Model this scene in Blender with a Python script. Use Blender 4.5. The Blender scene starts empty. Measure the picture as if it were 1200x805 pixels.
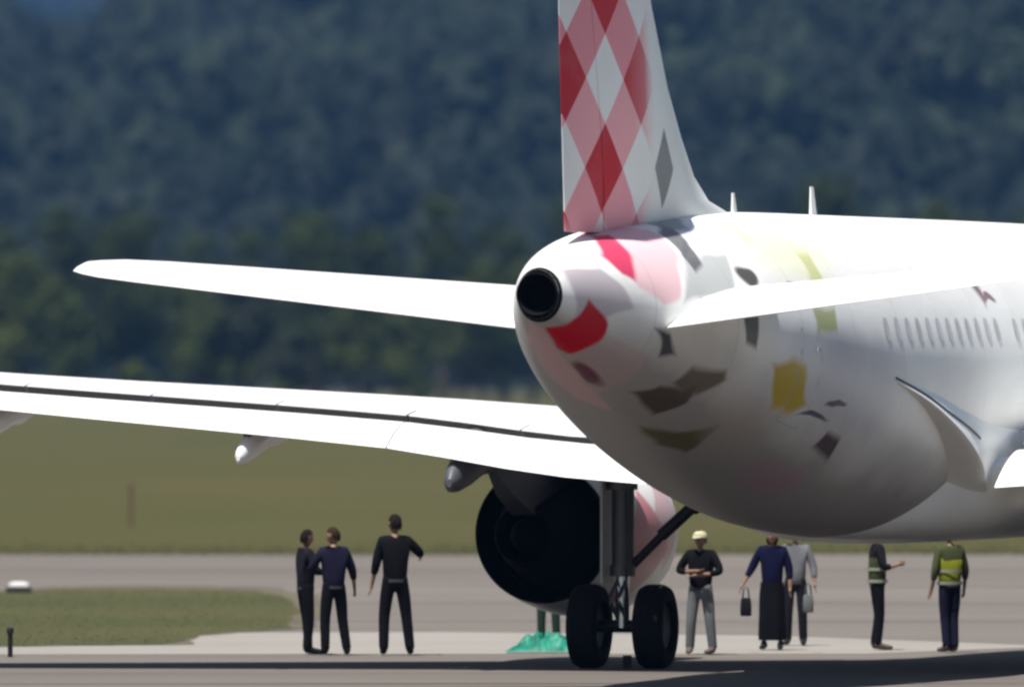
import bpy, bmesh, math, random
import numpy as np
from mathutils import Vector, Matrix, noise
random.seed(7); rng = np.random.default_rng(11)
R = math.radians
S = bpy.context.scene
COL = S.collection

# ------------------------------------------------------------ camera
cd = bpy.data.cameras.new('camera'); cam = bpy.data.objects.new('camera', cd); COL.objects.link(cam)
CAM_H = 4.08
cam.location = (0, 0, CAM_H); cam.rotation_euler = (R(90.0953), 0, 0)
cd.sensor_width = 36; cd.lens = 495.9
cd.clip_start = 1; cd.clip_end = 30000
cd.dof.use_dof = True; cd.dof.focus_distance = 182; cd.dof.aperture_fstop = 1.9
S.camera = cam

# ------------------------------------------------------------ sky, sun, exposure
SUN_EL, SUN_AZ = R(69), R(-150)          # azimuth from +Y (view direction), clockwise positive: high, left and a little behind
w = bpy.data.worlds.new('World'); S.world = w; w.use_nodes = True
nt = w.node_tree; bg = nt.nodes['Background']
sky = nt.nodes.new('ShaderNodeTexSky'); sky.sky_type = 'NISHITA'; sky.sun_disc = False
sky.sun_elevation = SUN_EL; sky.sun_rotation = SUN_AZ
nt.links.new(sky.outputs[0], bg.inputs[0]); bg.inputs[1].default_value = 0.055
sd = bpy.data.lights.new('sun', 'SUN'); sun = bpy.data.objects.new('sun', sd); COL.objects.link(sun)
sd.energy = 5.0; sd.angle = R(0.55); sd.color = (1, .95, .88)
sdir = Vector((math.sin(SUN_AZ)*math.cos(SUN_EL), math.cos(SUN_AZ)*math.cos(SUN_EL), math.sin(SUN_EL)))
sun.rotation_euler = sdir.to_track_quat('Z', 'Y').to_euler(); sun.location = (0, 150, 60)
S.view_settings.view_transform = 'Standard'; S.view_settings.look = 'None'
S.view_settings.gamma = 1; S.view_settings.exposure = 0.55
S.render.engine = 'CYCLES'
S.cycles.pixel_filter_type = 'BLACKMAN_HARRIS'; S.cycles.filter_width = 2.6
S.cycles.max_bounces = 6; S.cycles.volume_bounces = 0; S.cycles.use_denoising = True

# ------------------------------------------------------------ helpers
def tag(o, label=None, cat=None, group=None, kind=None):
    if label: o['label'] = label
    if cat: o['category'] = cat
    if group: o['group'] = group
    if kind: o['kind'] = kind
    return o
def link(name, me, parent=None, mats=(), smooth=False, angle=None):
    o = bpy.data.objects.new(name, me); COL.objects.link(o)
    for m in mats: me.materials.append(m)
    if smooth:
        me.polygons.foreach_set('use_smooth', [True]*len(me.polygons))
        if angle: me.set_sharp_from_angle(angle=R(angle))
    if parent: o.parent = parent
    return o
def pyd(name, vs, fs, parent=None, mats=(), smooth=False, angle=None):
    me = bpy.data.meshes.new(name); me.from_pydata([tuple(v) for v in vs], [], fs); me.update()
    return link(name, me, parent, mats, smooth, angle)
def thing(name, label, cat, loc=(0, 0, 0), rz=0, group=None):
    o = bpy.data.objects.new(name, None); COL.objects.link(o); o.location = loc; o.rotation_euler = (0, 0, rz)
    return tag(o, label, cat, group)
def cr(xs, ys, x):
    """smooth (Catmull-Rom / Hermite) interpolation"""
    xs = list(xs); n = len(xs)
    if x <= xs[0]: return ys[0]
    if x >= xs[-1]: return ys[-1]
    i = max(k for k in range(n-1) if xs[k] <= x)
    h = xs[i+1]-xs[i]; u = (x-xs[i])/h
    def sl(k):
        if k == 0: return (ys[1]-ys[0])/(xs[1]-xs[0])
        if k == n-1: return (ys[-1]-ys[-2])/(xs[-1]-xs[-2])
        a = (ys[k]-ys[k-1])/(xs[k]-xs[k-1]); b = (ys[k+1]-ys[k])/(xs[k+1]-xs[k])
        return 0 if a*b <= 0 else 2*a*b/(a+b)
    m0, m1 = sl(i)*h, sl(i+1)*h
    return (2*u**3-3*u*u+1)*ys[i]+(u**3-2*u*u+u)*m0+(-2*u**3+3*u*u)*ys[i+1]+(u**3-u*u)*m1
def loft(rings, cap0=True, cap1=True, flip=False):
    n = len(rings[0]); vs = [p for r in rings for p in r]; fs = []
    for i in range(len(rings)-1):
        for j in range(n):
            k = (j+1) % n
            f = (i*n+j, i*n+k, (i+1)*n+k, (i+1)*n+j)
            fs.append(f[::-1] if flip else f)
    if cap0: fs.append(tuple(range(n)) if flip else tuple(range(n))[::-1])
    if cap1:
        b = (len(rings)-1)*n; t = tuple(range(b, b+n)); fs.append(t[::-1] if flip else t)
    return vs, fs
class MB:
    def __init__(s): s.v = []; s.f = []
    def add(s, vs, fs):
        b = len(s.v); s.v += [Vector(v) for v in vs]; s.f += [tuple(i+b for i in f) for f in fs]; return s
    def box(s, c, d, rot=None):
        c = Vector(c); M = rot or Matrix.Identity(3)
        vs = [c + M @ Vector((x*d[0]/2, y*d[1]/2, z*d[2]/2)) for x in (-1, 1) for y in (-1, 1) for z in (-1, 1)]
        return s.add(vs, [(0,1,3,2),(4,6,7,5),(0,4,5,1),(2,3,7,6),(0,2,6,4),(1,5,7,3)])
    def tube(s, pts, rad, n=16, cap=True):
        pts = [Vector(p) for p in pts]; rad = rad if isinstance(rad, (list, tuple)) else [rad]*len(pts)
        rings = []; up = None
        for i, p in enumerate(pts):
            d = (pts[min(i+1, len(pts)-1)]-pts[max(i-1, 0)]).normalized()
            if up is None: up = Vector((0, 0, 1)) if abs(d.z) < .9 else Vector((1, 0, 0))
            a = d.cross(up).normalized(); b = d.cross(a).normalized()
            rings.append([p+(a*math.cos(t)+b*math.sin(t))*rad[i] for t in [2*math.pi*k/n for k in range(n)]])
        return s.add(*loft(rings, cap, cap, flip=False))
    def lathe(s, c, axis, prof, n=32, closed=False):
        """prof: (distance along axis, radius)"""
        c = Vector(c); axis = Vector(axis).normalized()
        up = Vector((0, 0, 1)) if abs(axis.z) < .9 else Vector((1, 0, 0))
        a = axis.cross(up).normalized(); b = axis.cross(a)
        rings = [[c+axis*d+(a*math.cos(2*math.pi*k/n)+b*math.sin(2*math.pi*k/n))*max(r, 1e-4) for k in range(n)] for d, r in prof]
        if closed: rings.append(rings[0])
        return s.add(*loft(rings, False, False))
    def obj(s, name, mat, parent=None, smooth=False, angle=35):
        me = bpy.data.meshes.new(name); me.from_pydata([tuple(v) for v in s.v], [], s.f); me.update()
        bm = bmesh.new(); bm.from_mesh(me); bmesh.ops.recalc_face_normals(bm, faces=bm.faces); bm.to_mesh(me); bm.free()
        return link(name, me, parent, mat if isinstance(mat, (list, tuple)) else (mat,), smooth, angle)
def fixn(o):
    bm = bmesh.new(); bm.from_mesh(o.data); bmesh.ops.recalc_face_normals(bm, faces=bm.faces); bm.to_mesh(o.data); bm.free()

# ------------------------------------------------------------ materials
class NT:
    def __init__(s, name):
        s.m = bpy.data.materials.new(name); s.m.use_nodes = True; s.t = s.m.node_tree; s.b = s.t.nodes['Principled BSDF']
    def n(s, t, **k):
        x = s.t.nodes.new(t)
        for a, v in k.items(): setattr(x, a, v)
        return x
    def l(s, a, b): s.t.links.new(a, b)
    def put(s, inp, v):
        if isinstance(v, bpy.types.NodeSocket): s.l(v, inp)
        else: inp.default_value = v
    def math(s, op, a, b=0.0, c=0.0, clamp=False):
        x = s.n('ShaderNodeMath', operation=op, use_clamp=clamp)
        s.put(x.inputs[0], a); s.put(x.inputs[1], b); s.put(x.inputs[2], c); return x.outputs[0]
    def mix(s, f, a, b, mode='MIX'):
        x = s.n('ShaderNodeMix', data_type='RGBA', blend_type=mode)
        s.put(x.inputs[0], f)
        for i, v in ((6, a), (7, b)):
            s.put(x.inputs[i], v if isinstance(v, bpy.types.NodeSocket) else (*v[:3], 1))
        return x.outputs[2]
    def noise(s, vec, scale, detail=4, rough=.55, dist=0):
        x = s.n('ShaderNodeTexNoise'); s.put(x.inputs['Scale'], scale); x.inputs['Detail'].default_value = detail
        x.inputs['Roughness'].default_value = rough; x.inputs['Distortion'].default_value = dist
        if vec is not None: s.l(vec, x.inputs['Vector'])
        return x.outputs[0]
    def ramp(s, f, lo, hi, clamp=True):
        x = s.n('ShaderNodeMapRange'); s.put(x.inputs[0], f); x.inputs[1].default_value = lo; x.inputs[2].default_value = hi; return x.outputs[0]
    def obj(s): return s.n('ShaderNodeTexCoord').outputs['Object']
    def scale(s, vec, sc):
        x = s.n('ShaderNodeVectorMath', operation='MULTIPLY'); s.l(vec, x.inputs[0]); x.inputs[1].default_value = sc; return x.outputs[0]
    def bump(s, h, strength=.3, dist=.02):
        x = s.n('ShaderNodeBump'); x.inputs['Strength'].default_value = strength; x.inputs['Distance'].default_value = dist
        s.l(h, x.inputs['Height']); s.l(x.outputs[0], s.b.inputs['Normal'])
def mat(name, col, rough=.6, metal=0, var=.15, scale=3, spec=.5, bump=0, coat=0):
    t = NT(name); o = t.obj(); f = t.noise(o, scale)
    c2 = tuple(min(1, c*(1-var)) for c in col); c1 = tuple(min(1, c*(1+var)) for c in col)
    t.l(t.mix(f, c2, c1), t.b.inputs['Base Color'])
    t.b.inputs['Roughness'].default_value = rough; t.b.inputs['Metallic'].default_value = metal
    t.b.inputs['Specular IOR Level'].default_value = spec; t.b.inputs['Coat Weight'].default_value = coat
    if bump: t.bump(t.noise(o, scale*6), bump, .01)
    return t.m
WHITE = (.80, .81, .80)
M_dark = mat('dark_metal', (.018, .018, .02), .55, .5, .3, 6)
M_soot_shade = mat('sooty_shaded_exhaust', (.006, .006, .007), .95, 0, .3, 4, .1)  # near black: soot, plus shade painted into the engine's rear
M_tyre = mat('tyre_rubber', (.009, .009, .010), .85, 0, .3, 8, .15, .3)
M_steel = mat('painted_gear_steel', (.08, .083, .095), .45, .2, .25, 7)
M_pyl = mat('dark_grey_pylon_and_shade', (.07, .075, .09), .5, 0, .2, 4)  # pylon grey, also painted-in shade on the inner flap track fairing
M_lgrey = mat('light_grey_frame_paint', (.55, .56, .57), .5, 0, .1, 4, .2)
M_grey = mat('grey_paint', (.33, .34, .36), .45, 0, .15, 4)
M_rubber_shade = mat('dark_rubber_and_slot_shade', (.03, .03, .035), .7)  # rubber parts, also the painted shade strip in the flap slot
M_glass = mat('dark_window_glass', (.03, .035, .045), .12, 0, .1, 3, .6)
def teal():
    t = NT('teal_plastic'); c = t.mix(t.ramp(t.noise(t.obj(), 4, 3), .35, .65), (.015, .28, .20), (.06, .52, .38)); t.l(c, t.b.inputs['Base Color']); t.b.inputs['Roughness'].default_value = .5
    tr = t.n('ShaderNodeBsdfTranslucent'); t.l(c, tr.inputs[0]); mx = t.n('ShaderNodeMixShader'); mx.inputs[0].default_value = .6
    t.l(t.b.outputs[0], mx.inputs[1]); t.l(tr.outputs[0], mx.inputs[2]); t.l(mx.outputs[0], t.t.nodes['Material Output'].inputs[0]); return t.m
M_teal = teal()
M_shade = mat('window_shade', (.52, .53, .55), .4, 0, .4, .9)
M_chrome = mat('bare_metal_lip', (.6, .61, .63), .25, .9, .05)

def dirty_white(t, base, o, amt=.35):
    f = t.noise(t.scale(o, (1, .35, 1)), 1.3, 6, .6)
    g = t.noise(t.scale(o, (1, .15, 3)), 6, 5, .65)
    d = t.math('MULTIPLY', t.ramp(f, .45, .8), amt)
    c = t.mix(d, base, (.45, .43, .40))
    d2 = t.math('MULTIPLY', t.ramp(g, .55, .8), amt*.5)
    return t.mix(d2, c, (.38, .37, .35))
def paint_white(name='white_aircraft_paint', amt=.3):
    t = NT(name); o = t.obj(); t.l(dirty_white(t, (*WHITE, 1), o, amt), t.b.inputs['Base Color'])
    t.b.inputs['Roughness'].default_value = .32; t.bump(t.noise(o, 2.5, 2), .05, .02); return t.m
M_white = paint_white()
M_wing = paint_white('white_wing_paint', .15)

def convex_mask(t, U, V, pts, soft=.04):
    """1 inside the convex polygon pts (u, v), soft edge"""
    n = len(pts); ar = sum(pts[i][0]*pts[(i+1) % n][1]-pts[(i+1) % n][0]*pts[i][1] for i in range(n))
    if ar < 0: pts = pts[::-1]
    m = None
    for i in range(n):
        (x0, y0), (x1, y1) = pts[i], pts[(i+1) % n]
        dx, dy = x1-x0, y1-y0; L = math.hypot(dx, dy)
        nx, ny = -dy/L, dx/L
        d = t.math('MULTIPLY_ADD', V, ny, -(nx*x0+ny*y0)); d = t.math('MULTIPLY_ADD', U, nx, d)
        m = d if m is None else t.math('MINIMUM', m, d)
    return t.ramp(m, -soft/2, soft/2)
def ell_mask(t, U, V, c, r, ang=0, soft=.25):
    du = t.math('SUBTRACT', U, c[0]); dv = t.math('SUBTRACT', V, c[1]); ca, sa = math.cos(ang), math.sin(ang)
    a = t.math('MULTIPLY_ADD', dv, sa/r[0], t.math('MULTIPLY', du, ca/r[0]))
    b = t.math('MULTIPLY_ADD', dv, ca/r[1], t.math('MULTIPLY', du, -sa/r[1]))
    d = t.math('ADD', t.math('MULTIPLY', a, a), t.math('MULTIPLY', b, b))
    return t.ramp(d, 1+soft, 1-soft)

RED = (.43, .001, .02); PINK = (.62, .24, .28); GREYM = (.16, .17, .18)
# livery marks and painted-in fin shadow on the fuselage: (kind, geometry in (t, arc), colour, strength)
MARKS = [
 ('wpoly', [(2.59, -.25), (3.75, .357), (2.64, 1.32), (2.24, 1.5), (1.69, 1.3), (1.28, .6)], (.74, .42, .47), .75),
 ('wpoly', [(.17, .747), (1.03, .925), (1.5, 1.6), (.32, 2.474)], (.42, .36, .40), .8),
 ('wpoly', [(2.02, .1), (2.59, .27), (2.09, .77), (1.73, 1.21), (1.48, 1.09), (1.37, .67)], (.58, .03, .10), .95),
 ('wpoly', [(.23, 3.03), (.30, 2.25), (.60, 1.62), (1.15, 2.01), (1.3, 2.39), (1.25, 2.98), (.88, 3.14)], (.42, .001, .014), 1),
 ('wpoly', [(1.25, 2.2), (2.3, 2.3), (2.6, 3.14), (1.25, 3.14)], (.42, .30, .31), .45),
 ('wpoly', [(.03, -2.60), (.25, -3.14), (3.3, -3.14), (3.2, -2.75), (2.0, -2.5), (1.13, -2.3)], (.55, .30, .32), .55),
 ('ell', ((8.4, 1.72), (2.0, .30), 0, .9), (.36, .36, .41), .75),
 ('wpoly', [(3.29, .824), (4.77, .832), (4.28, 1.264), (2.79, 1.398)], (.40, .42, .42), .8),  # grey patch: the fin's cast shadow painted on
 ('poly', [(4.6, .19), (4.05, .64), (3.42, .85), (3.66, .43)], (.10, .10, .11), .9),  # dark arc of the painted fin shadow, upper half
 ('poly', [(4.0, .62), (3.78, .95), (3.42, 1.05), (3.40, .82)], (.10, .10, .11), .9),  # dark arc of the painted fin shadow, lower half
 ('wpoly', [(5.5, .02), (5.32, .258), (4.84, .44), (4.21, .33), (4.4, .1)], (.22, .23, .24), .8),  # dark end of the painted shadow at the fin foot
 ('ell', ((4.95, 1.06), (.30, .085), 0, .4), (.05, .045, .04), .95),
 ('wpoly', [(6.04, .34), (6.6, .389), (6.5, .632), (5.87, .70)], (.42, .44, .42), .7),
 ('ell', ((7.3, .72), (1.5, .33), 0, .9), (.72, .74, .48), .7),
 ('wpoly', [(7.5, .78), (8.0, .80), (7.93, 1.036), (7.28, 1.067)], (.50, .52, .18), .75),
 ('wpoly', [(7.05, 1.24), (7.95, 1.22), (7.74, 1.47), (6.95, 1.47)], (.34, .38, .12), .85),
 ('poly', [(4.42, 1.46), (4.9, 1.42), (4.84, 1.73), (4.52, 1.71)], (.03, .03, .04), .9),
 ('wpoly', [(2.2, 1.90), (2.55, 1.90), (2.95, 2.13), (2.62, 2.23)], (.03, .03, .04), .95),
 ('wpoly', [(5.38, 1.83), (6.38, 1.72), (6.85, 1.99), (5.92, 2.18)], (.44, .31, .010), .97),
 ('ell', ((7.3, 2.07), (.55, .022), -.03, .5), (.06, .05, .08), .95),
 ('ell', ((7.95, 1.92), (.35, .022), -.12, .5), (.06, .05, .08), .95),
 ('poly', [(8.0, 2.27), (8.15, 2.13), (8.72, 2.14), (8.82, 2.31)], (.04, .02, .03), .97),
 ('wpoly', [(2.95, 2.78), (3.15, 2.5), (3.75, 2.28), (4.0, 2.5), (3.85, 2.84)], (.07, .05, .035), .95),
 ('wpoly', [(3.35, 2.36), (3.5, 2.1), (4.1, 2.02), (4.3, 2.12), (3.95, 2.38)], (.09, .065, .035), .9),
 ('wpoly', [(4.1, 3.02), (4.6, 2.74), (5.05, 2.5), (5.5, 2.88), (4.9, 3.08)], (.09, .085, .015), .9),
 ('ell', ((1.95, 3.0), (.4, .13), 0, .6), (.10, .01, .03), .9),
 ('ell', ((8.0, 2.66), (.95, .18), 0, .9), (.34, .20, .24), .6),
 ('ell', ((5.6, 2.45), (.9, .25), 0, .9), (.34, .30, .26), .6),
 ('wpoly', [(15.2, .88), (15.55, .88), (15.85, 1.0), (15.75, 1.08)], (.16, .06, .10), .9),
 ('ell', ((16.1, 1.04), (.35, .025), 0, .5), (.2, .1, .12), .9),
 ('poly', [(16.27, 2.70), (15.6, 2.43), (14.77, 2.24), (14.95, 2.24), (16.0, 2.46), (16.5, 2.70)], (.05, .05, .06), .7),
]

def fuselage_paint():
    t = NT('fuselage_livery_paint'); o = t.obj()
    uv = t.n('ShaderNodeUVMap', uv_map='livery').outputs[0]
    nz = t.n('ShaderNodeTexNoise'); t.l(o, nz.inputs['Vector']); nz.inputs['Scale'].default_value = 1.1; nz.inputs['Detail'].default_value = 1
    sub = t.n('ShaderNodeVectorMath', operation='SUBTRACT'); t.l(nz.outputs['Color'], sub.inputs[0]); sub.inputs[1].default_value = (.5, .5, .5)
    ma = t.n('ShaderNodeVectorMath', operation='MULTIPLY_ADD'); t.l(sub.outputs[0], ma.inputs[0]); ma.inputs[1].default_value = (.8, .25, 0); t.l(uv, ma.inputs[2])
    sp = t.n('ShaderNodeSeparateXYZ'); t.l(uv, sp.inputs[0]); U, V = sp.outputs[0], sp.outputs[1]
    sw = t.n('ShaderNodeSeparateXYZ'); t.l(ma.outputs[0], sw.inputs[0]); UW, VW = sw.outputs[0], sw.outputs[1]
    c = dirty_white(t, (*WHITE, 1), o, .30)
    belly_shade = t.math('MULTIPLY', t.ramp(t.math('ADD', t.math('ABSOLUTE', V), t.math('MULTIPLY', t.noise(o, .8, 4), .5)), 1.85, 2.7), .85)
    c = t.mix(belly_shade, c, (.20, .18, .175))  # underside shade painted into the white, darker towards the belly
    for k, g, col, st in MARKS:
        if k == 'poly': m = convex_mask(t, U, V, g, .06)
        elif k == 'wpoly': m = convex_mask(t, UW, VW, g, .08)
        else: m = ell_mask(t, UW, VW, *g)
        c = t.mix(t.math('MULTIPLY', m, st), c, col)
    # skin joints: thin circumferential lines
    j = t.math('FRACT', t.math('DIVIDE', U, 2.13)); j = t.math('ABSOLUTE', t.math('SUBTRACT', j, .5))
    jm = t.ramp(j, .494, .498)
    c = t.mix(t.math('MULTIPLY', jm, .35), c, (.2, .2, .2))
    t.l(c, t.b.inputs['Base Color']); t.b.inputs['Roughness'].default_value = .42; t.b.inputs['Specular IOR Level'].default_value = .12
    h = t.math('SUBTRACT', t.noise(o, 2.2, 2), t.math('MULTIPLY', jm, .6)); t.bump(h, .06, .02)
    return t.m
def fin_paint(tc, zc, wt, hz):
    """harlequin lozenges in the fin's own plane; object coords y (forward), z"""
    t = NT('lozenge_livery_paint'); o = t.obj(); sp = t.n('ShaderNodeSeparateXYZ'); t.l(o, sp.inputs[0])
    Y, Z = sp.outputs[1], sp.outputs[2]
    X = t.math('DIVIDE', t.math('SUBTRACT', Y, tc), wt); Q = t.math('DIVIDE', t.math('SUBTRACT', Z, zc), hz)
    p0 = t.math('DIVIDE', t.math('ADD', t.math('ADD', X, Q), 1.0), 2.0)
    q0 = t.math('DIVIDE', t.math('ADD', t.math('SUBTRACT', X, Q), 1.0), 2.0)
    p, q = t.math('FLOOR', p0), t.math('FLOOR', q0)
    cx = t.math('ADD', p, q)
    pe = t.math('ABSOLUTE', t.math('FLOORED_MODULO', p, 2.0)); ce = t.math('FLOORED_MODULO', cx, 2.0)
    fade = t.ramp(X, 1.1, 3.6)
    red = t.mix(fade, RED, (.62, .30, .34))
    wht = (.70, .73, .73)
    main = t.mix(t.ramp(pe, .4, .6), red, wht)
    alt = t.math('FLOORED_MODULO', t.math('ADD', t.math('MULTIPLY', p, 2.0), q), 3.0)
    pk = t.mix(t.math('DIVIDE', alt, 2.0), (.66, .25, .30), (.70, .34, .38))
    pk = t.mix(t.ramp(X, 1.6, 3.4), pk, wht)
    c = t.mix(t.ramp(ce, .4, .6), main, pk)
    c = t.mix(t.math('MULTIPLY', t.ramp(Q, -1.0, -1.4), .8), c, (.62, .28, .32))
    c = t.mix(t.ramp(X, 2.3, 2.9), c, wht)
    # grey lozenge near the foot of the leading edge
    gx = t.math('ABSOLUTE', t.math('DIVIDE', t.math('SUBTRACT', X, 3.5), .62)); gz = t.math('ABSOLUTE', t.math('DIVIDE', t.math('ADD', Q, -0.05), .92))
    gm = t.ramp(t.math('ADD', gx, gz), 1.03, .97); c = t.mix(gm, c, (.2, .22, .23))
    
    c = t.mix(t.math('MULTIPLY', t.ramp(t.noise(o, 1.5, 5), .5, .8), .15), c, (.4, .38, .36))
    t.l(c, t.b.inputs['Base Color']); t.b.inputs['Roughness'].default_value = .4; t.b.inputs['Specular IOR Level'].default_value = .12
    return t.m

# ------------------------------------------------------------ ground
def ground_mat(name, c1, c2, c3, s1=.02, s2=.4, stretch=(1, 1, 1), rough=.9, fine=8):
    t = NT(name); o = t.obj(); v = t.scale(o, stretch)
    a = t.ramp(t.noise(v, s1, 5), .35, .65); b = t.ramp(t.noise(v, s2, 5, .6), .4, .7)
    c = t.mix(a, c1, c2); c = t.mix(t.math('MULTIPLY', b, .6), c, c3)
    g = t.noise(o, fine, 3, .7); c = t.mix(t.math('MULTIPLY', t.ramp(g, .3, .8), .25), c, tuple(x*.6 for x in c1))
    t.l(c, t.b.inputs['Base Color']); t.b.inputs['Roughness'].default_value = rough; t.b.inputs['Specular IOR Level'].default_value = .2
    t.bump(g, .4, .03); return t.m
def sheet(name, pts, z, m, kind='structure'):
    o = pyd(name, [(x, y, z) for x, y in pts], [tuple(range(len(pts)))], None, (m,)); fixn(o)
    if o.data.polygons[0].normal.z < 0: o.data.flip_normals()
    return tag(o, kind=kind)
M_field = ground_mat('dry_grass_field', (.052, .053, .013), (.070, .059, .018), (.043, .046, .011), .012, .08, (1, .3, 1))
M_apron = ground_mat('apron_concrete', (.134, .119, .106), (.168, .151, .135), (.110, .100, .090), .03, .25, (.4, 1, 1))
M_pale = ground_mat('pale_concrete', (.25, .235, .21), (.28, .265, .245), (.21, .2, .18), .05, .5, (.3, 1, 1))
M_isl = ground_mat('verge_grass', (.05, .058, .018), (.08, .075, .028), (.062, .052, .022), .08, .6, (.5, 1, 1))
def blade_mat(name, c1, c2):
    t = NT(name); o = t.obj(); c = t.mix(t.ramp(t.noise(o, .3, 4), .3, .7), c1, c2); t.l(c, t.b.inputs['Base Color']); t.b.inputs['Roughness'].default_value = .8
    tr = t.n('ShaderNodeBsdfTranslucent'); t.l(c, tr.inputs[0]); mx = t.n('ShaderNodeMixShader'); mx.inputs[0].default_value = .5
    t.l(t.b.outputs[0], mx.inputs[1]); t.l(tr.outputs[0], mx.inputs[2]); t.l(mx.outputs[0], t.t.nodes['Material Output'].inputs[0]); return t.m
M_isl_b = blade_mat('verge_grass_blade', (.06, .07, .022), (.10, .09, .035)); M_field_b = blade_mat('dry_grass_blade', (.08, .078, .034), (.105, .092, .048))
M_line = mat('apron_line', (.05, .047, .045), .8)
G = 15000
sheet('ground', [(-G, -400), (G, -400), (G, G), (-G, G)], 0, M_field)

def wavy(y, x0, x1, amp, n, seed, ph=1):
    return [(x0+(x1-x0)*i/n, y+amp*noise.noise(Vector(((x0+(x1-x0)*i/n)*.08, seed, 0)))*2) for i in range(n+1)]
far = wavy(306, -700, 700, 2.0, 300, 3.3)
sheet('apron', [(-700, -380), (700, -380)]+far[::-1], .004, M_apron)
F = 16530.0
def gp(px, py, z=0.0):
    """ground point seen at photo pixel (used only to survey positions)"""
    d = (CAM_H-z)*F/(py-430); return ((px-600)/F*d, d)
isl = [gp(-300, 700), gp(-60, 697), gp(60, 691), gp(150, 690), gp(300, 693), gp(342, 702), gp(346, 722), gp(335, 736), gp(262, 741), gp(215, 745), gp(196, 755), gp(80, 757), gp(-60, 758), gp(-300, 759)]
def ragged(P, a, b_, seed, n=14):
    out = []
    for (x0, y0), (x1, y1) in zip(P, P[1:]+P[:1]):
        for i in range(n):
            u = i/n; x, y = x0+(x1-x0)*u, y0+(y1-y0)*u
            out.append((x+a*noise.noise(Vector((x*.9, y*.25, seed)))+a*.5*noise.noise(Vector((x*3, y, seed))), y+b_*noise.noise(Vector((x*.8, y*.2, seed+5)))+b_*.5*noise.noise(Vector((x*2.7, y, seed+8)))))
    return out
cxv, cyv = sum(p[0] for p in isl)/len(isl), sum(p[1] for p in isl)/len(isl)
M_dust = ground_mat('dusty_verge_soil', (.10, .09, .065), (.12, .105, .075), (.075, .08, .035), .3, 1.2, (.5, 1, 1))
sheet('dusty_verge_edge', ragged([(cxv+(x-cxv)*1.03+.3, y+(3.6 if y > cyv else -.5)) for x, y in isl], .25, 1.3, 2.2, 5), .012, M_dust)
sheet('grass_verge', ragged(isl, .25, 1.2, 6.1, 5), .018, M_isl)
pale = [(-60, 200.5)]+wavy(200.5, -60, 5, .5, 60, 9.1)+[(8, 206), (4, 214), (-1, 217)]+wavy(216.5, -60, -6, .6, 50, 5.1)[::-1]
sheet('pale_concrete_strip', pale, .008, M_pale)
# thin wavy dark lines on the apron, across the view
jb = MB()
for yj, wj in ((187.6, .10), (181.4, .22), (193.5, .07), (226, .2), (243, .2), (262, .25), (283, .3)):
    a = wavy(yj, -120, 120, .12 if yj < 200 else .3, 220, yj); b = [(x, y+wj*(1+.5*noise.noise(Vector((x*.3, yj, 2))))) for x, y in a]
    vs = [(x, y, .016) for x, y in a]+[(x, y, .016) for x, y in b]; n = len(a)
    jb.add(vs, [(i, i+1, n+i+1, n+i) for i in range(n-1)])
tag(jb.obj('apron_line', M_line), kind='structure')

# grass geometry: tufts on the verge and along the near edge of the field
def tufts(name, label, region, count, h, m):
    vs = np.zeros((count*3, 3)); i = 0
    for k in range(count):
        x, y = region(); a = rng.uniform(0, 6.28); hh = h*rng.uniform(.4, 1.3); ww = hh*rng.uniform(.25, .6)
        vs[3*k] = (x-ww*math.cos(a), y-ww*math.sin(a), 0.01); vs[3*k+1] = (x+ww*math.cos(a), y+ww*math.sin(a), .01)
        vs[3*k+2] = (x+rng.normal(0, ww*.5), y+rng.normal(0, ww*.5), hh)
    me = bpy.data.meshes.new(name); me.vertices.add(count*3); me.vertices.foreach_set('co', vs.ravel())
    me.loops.add(count*3); me.loops.foreach_set('vertex_index', np.arange(count*3, dtype=np.int32))
    me.polygons.add(count); me.polygons.foreach_set('loop_start', np.arange(0, count*3, 3, dtype=np.int32)); me.update(); me.validate()
    return tag(link(name, me, None, (m,)), label, 'grass', kind='stuff')
def in_poly(x, y, P):
    c = False
    for i in range(len(P)):
        (x1, y1), (x2, y2) = P[i], P[i-1]
        if (y1 > y) != (y2 > y) and x < (x2-x1)*(y-y1)/(y2-y1)+x1: c = not c
    return c
def r_isl():
    while True:
        x, y = rng.uniform(-14, -2.5), rng.uniform(205, 262)
        if in_poly(x, y, isl): return x, y
def r_field():
    y = 305+abs(rng.normal(0, 9)); return rng.uniform(-22, 22), y
tufts('verge_grass', 'short green and brown grass growing on the verge beside the apron', r_isl, 16000, .03, M_isl_b)
tufts('field_grass', 'dry olive grass along the near edge of the airfield meadow', r_field, 9000, .05, M_field_b)

# ------------------------------------------------------------ aircraft (local frame: x right wing, y nose, z up, origin under the main gear)
TT = 17.74                                   # tail tip to main gear
ac = thing('airliner', 'white airliner with red and white lozenge tail seen from behind on the apron', 'airplane', (5.15, 190, 0), R(-15.8))
# stations: t from the tail tip, top z, bottom z, half width
ST = [0, .25, .6, 1.0, 1.6, 2.4, 3.5, 5.0, 7.0, 9.0, 11.0, 13.0, 15.0, 20, 27.0, 28.6, 30, 31.2, 32.2, 33.0, 33.5, 33.75, 33.84]
TOP = [5.27, 5.36, 5.46, 5.54, 5.64, 5.74, 5.84, 5.94, 6.04, 6.07, 6.08, 6.08, 6.08, 6.08, 6.06, 6.02, 5.86, 5.60, 5.12, 4.55, 4.05, 3.75, 3.5]
BOT = [4.67, 4.54, 4.40, 4.27, 4.08, 3.84, 3.52, 3.10, 2.62, 2.24, 1.98, 1.86, 1.80, 1.80, 1.80, 1.82, 1.84, 1.98, 2.2, 2.5, 2.85, 3.1, 3.4]
HW = [.26, .35, .46, .58, .77, 1.0, 1.26, 1.53, 1.76, 1.88, 1.95, 1.975, 1.975, 1.975, 1.975, 1.95, 1.85, 1.65, 1.32, .95, .55, .25, .05]
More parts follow.
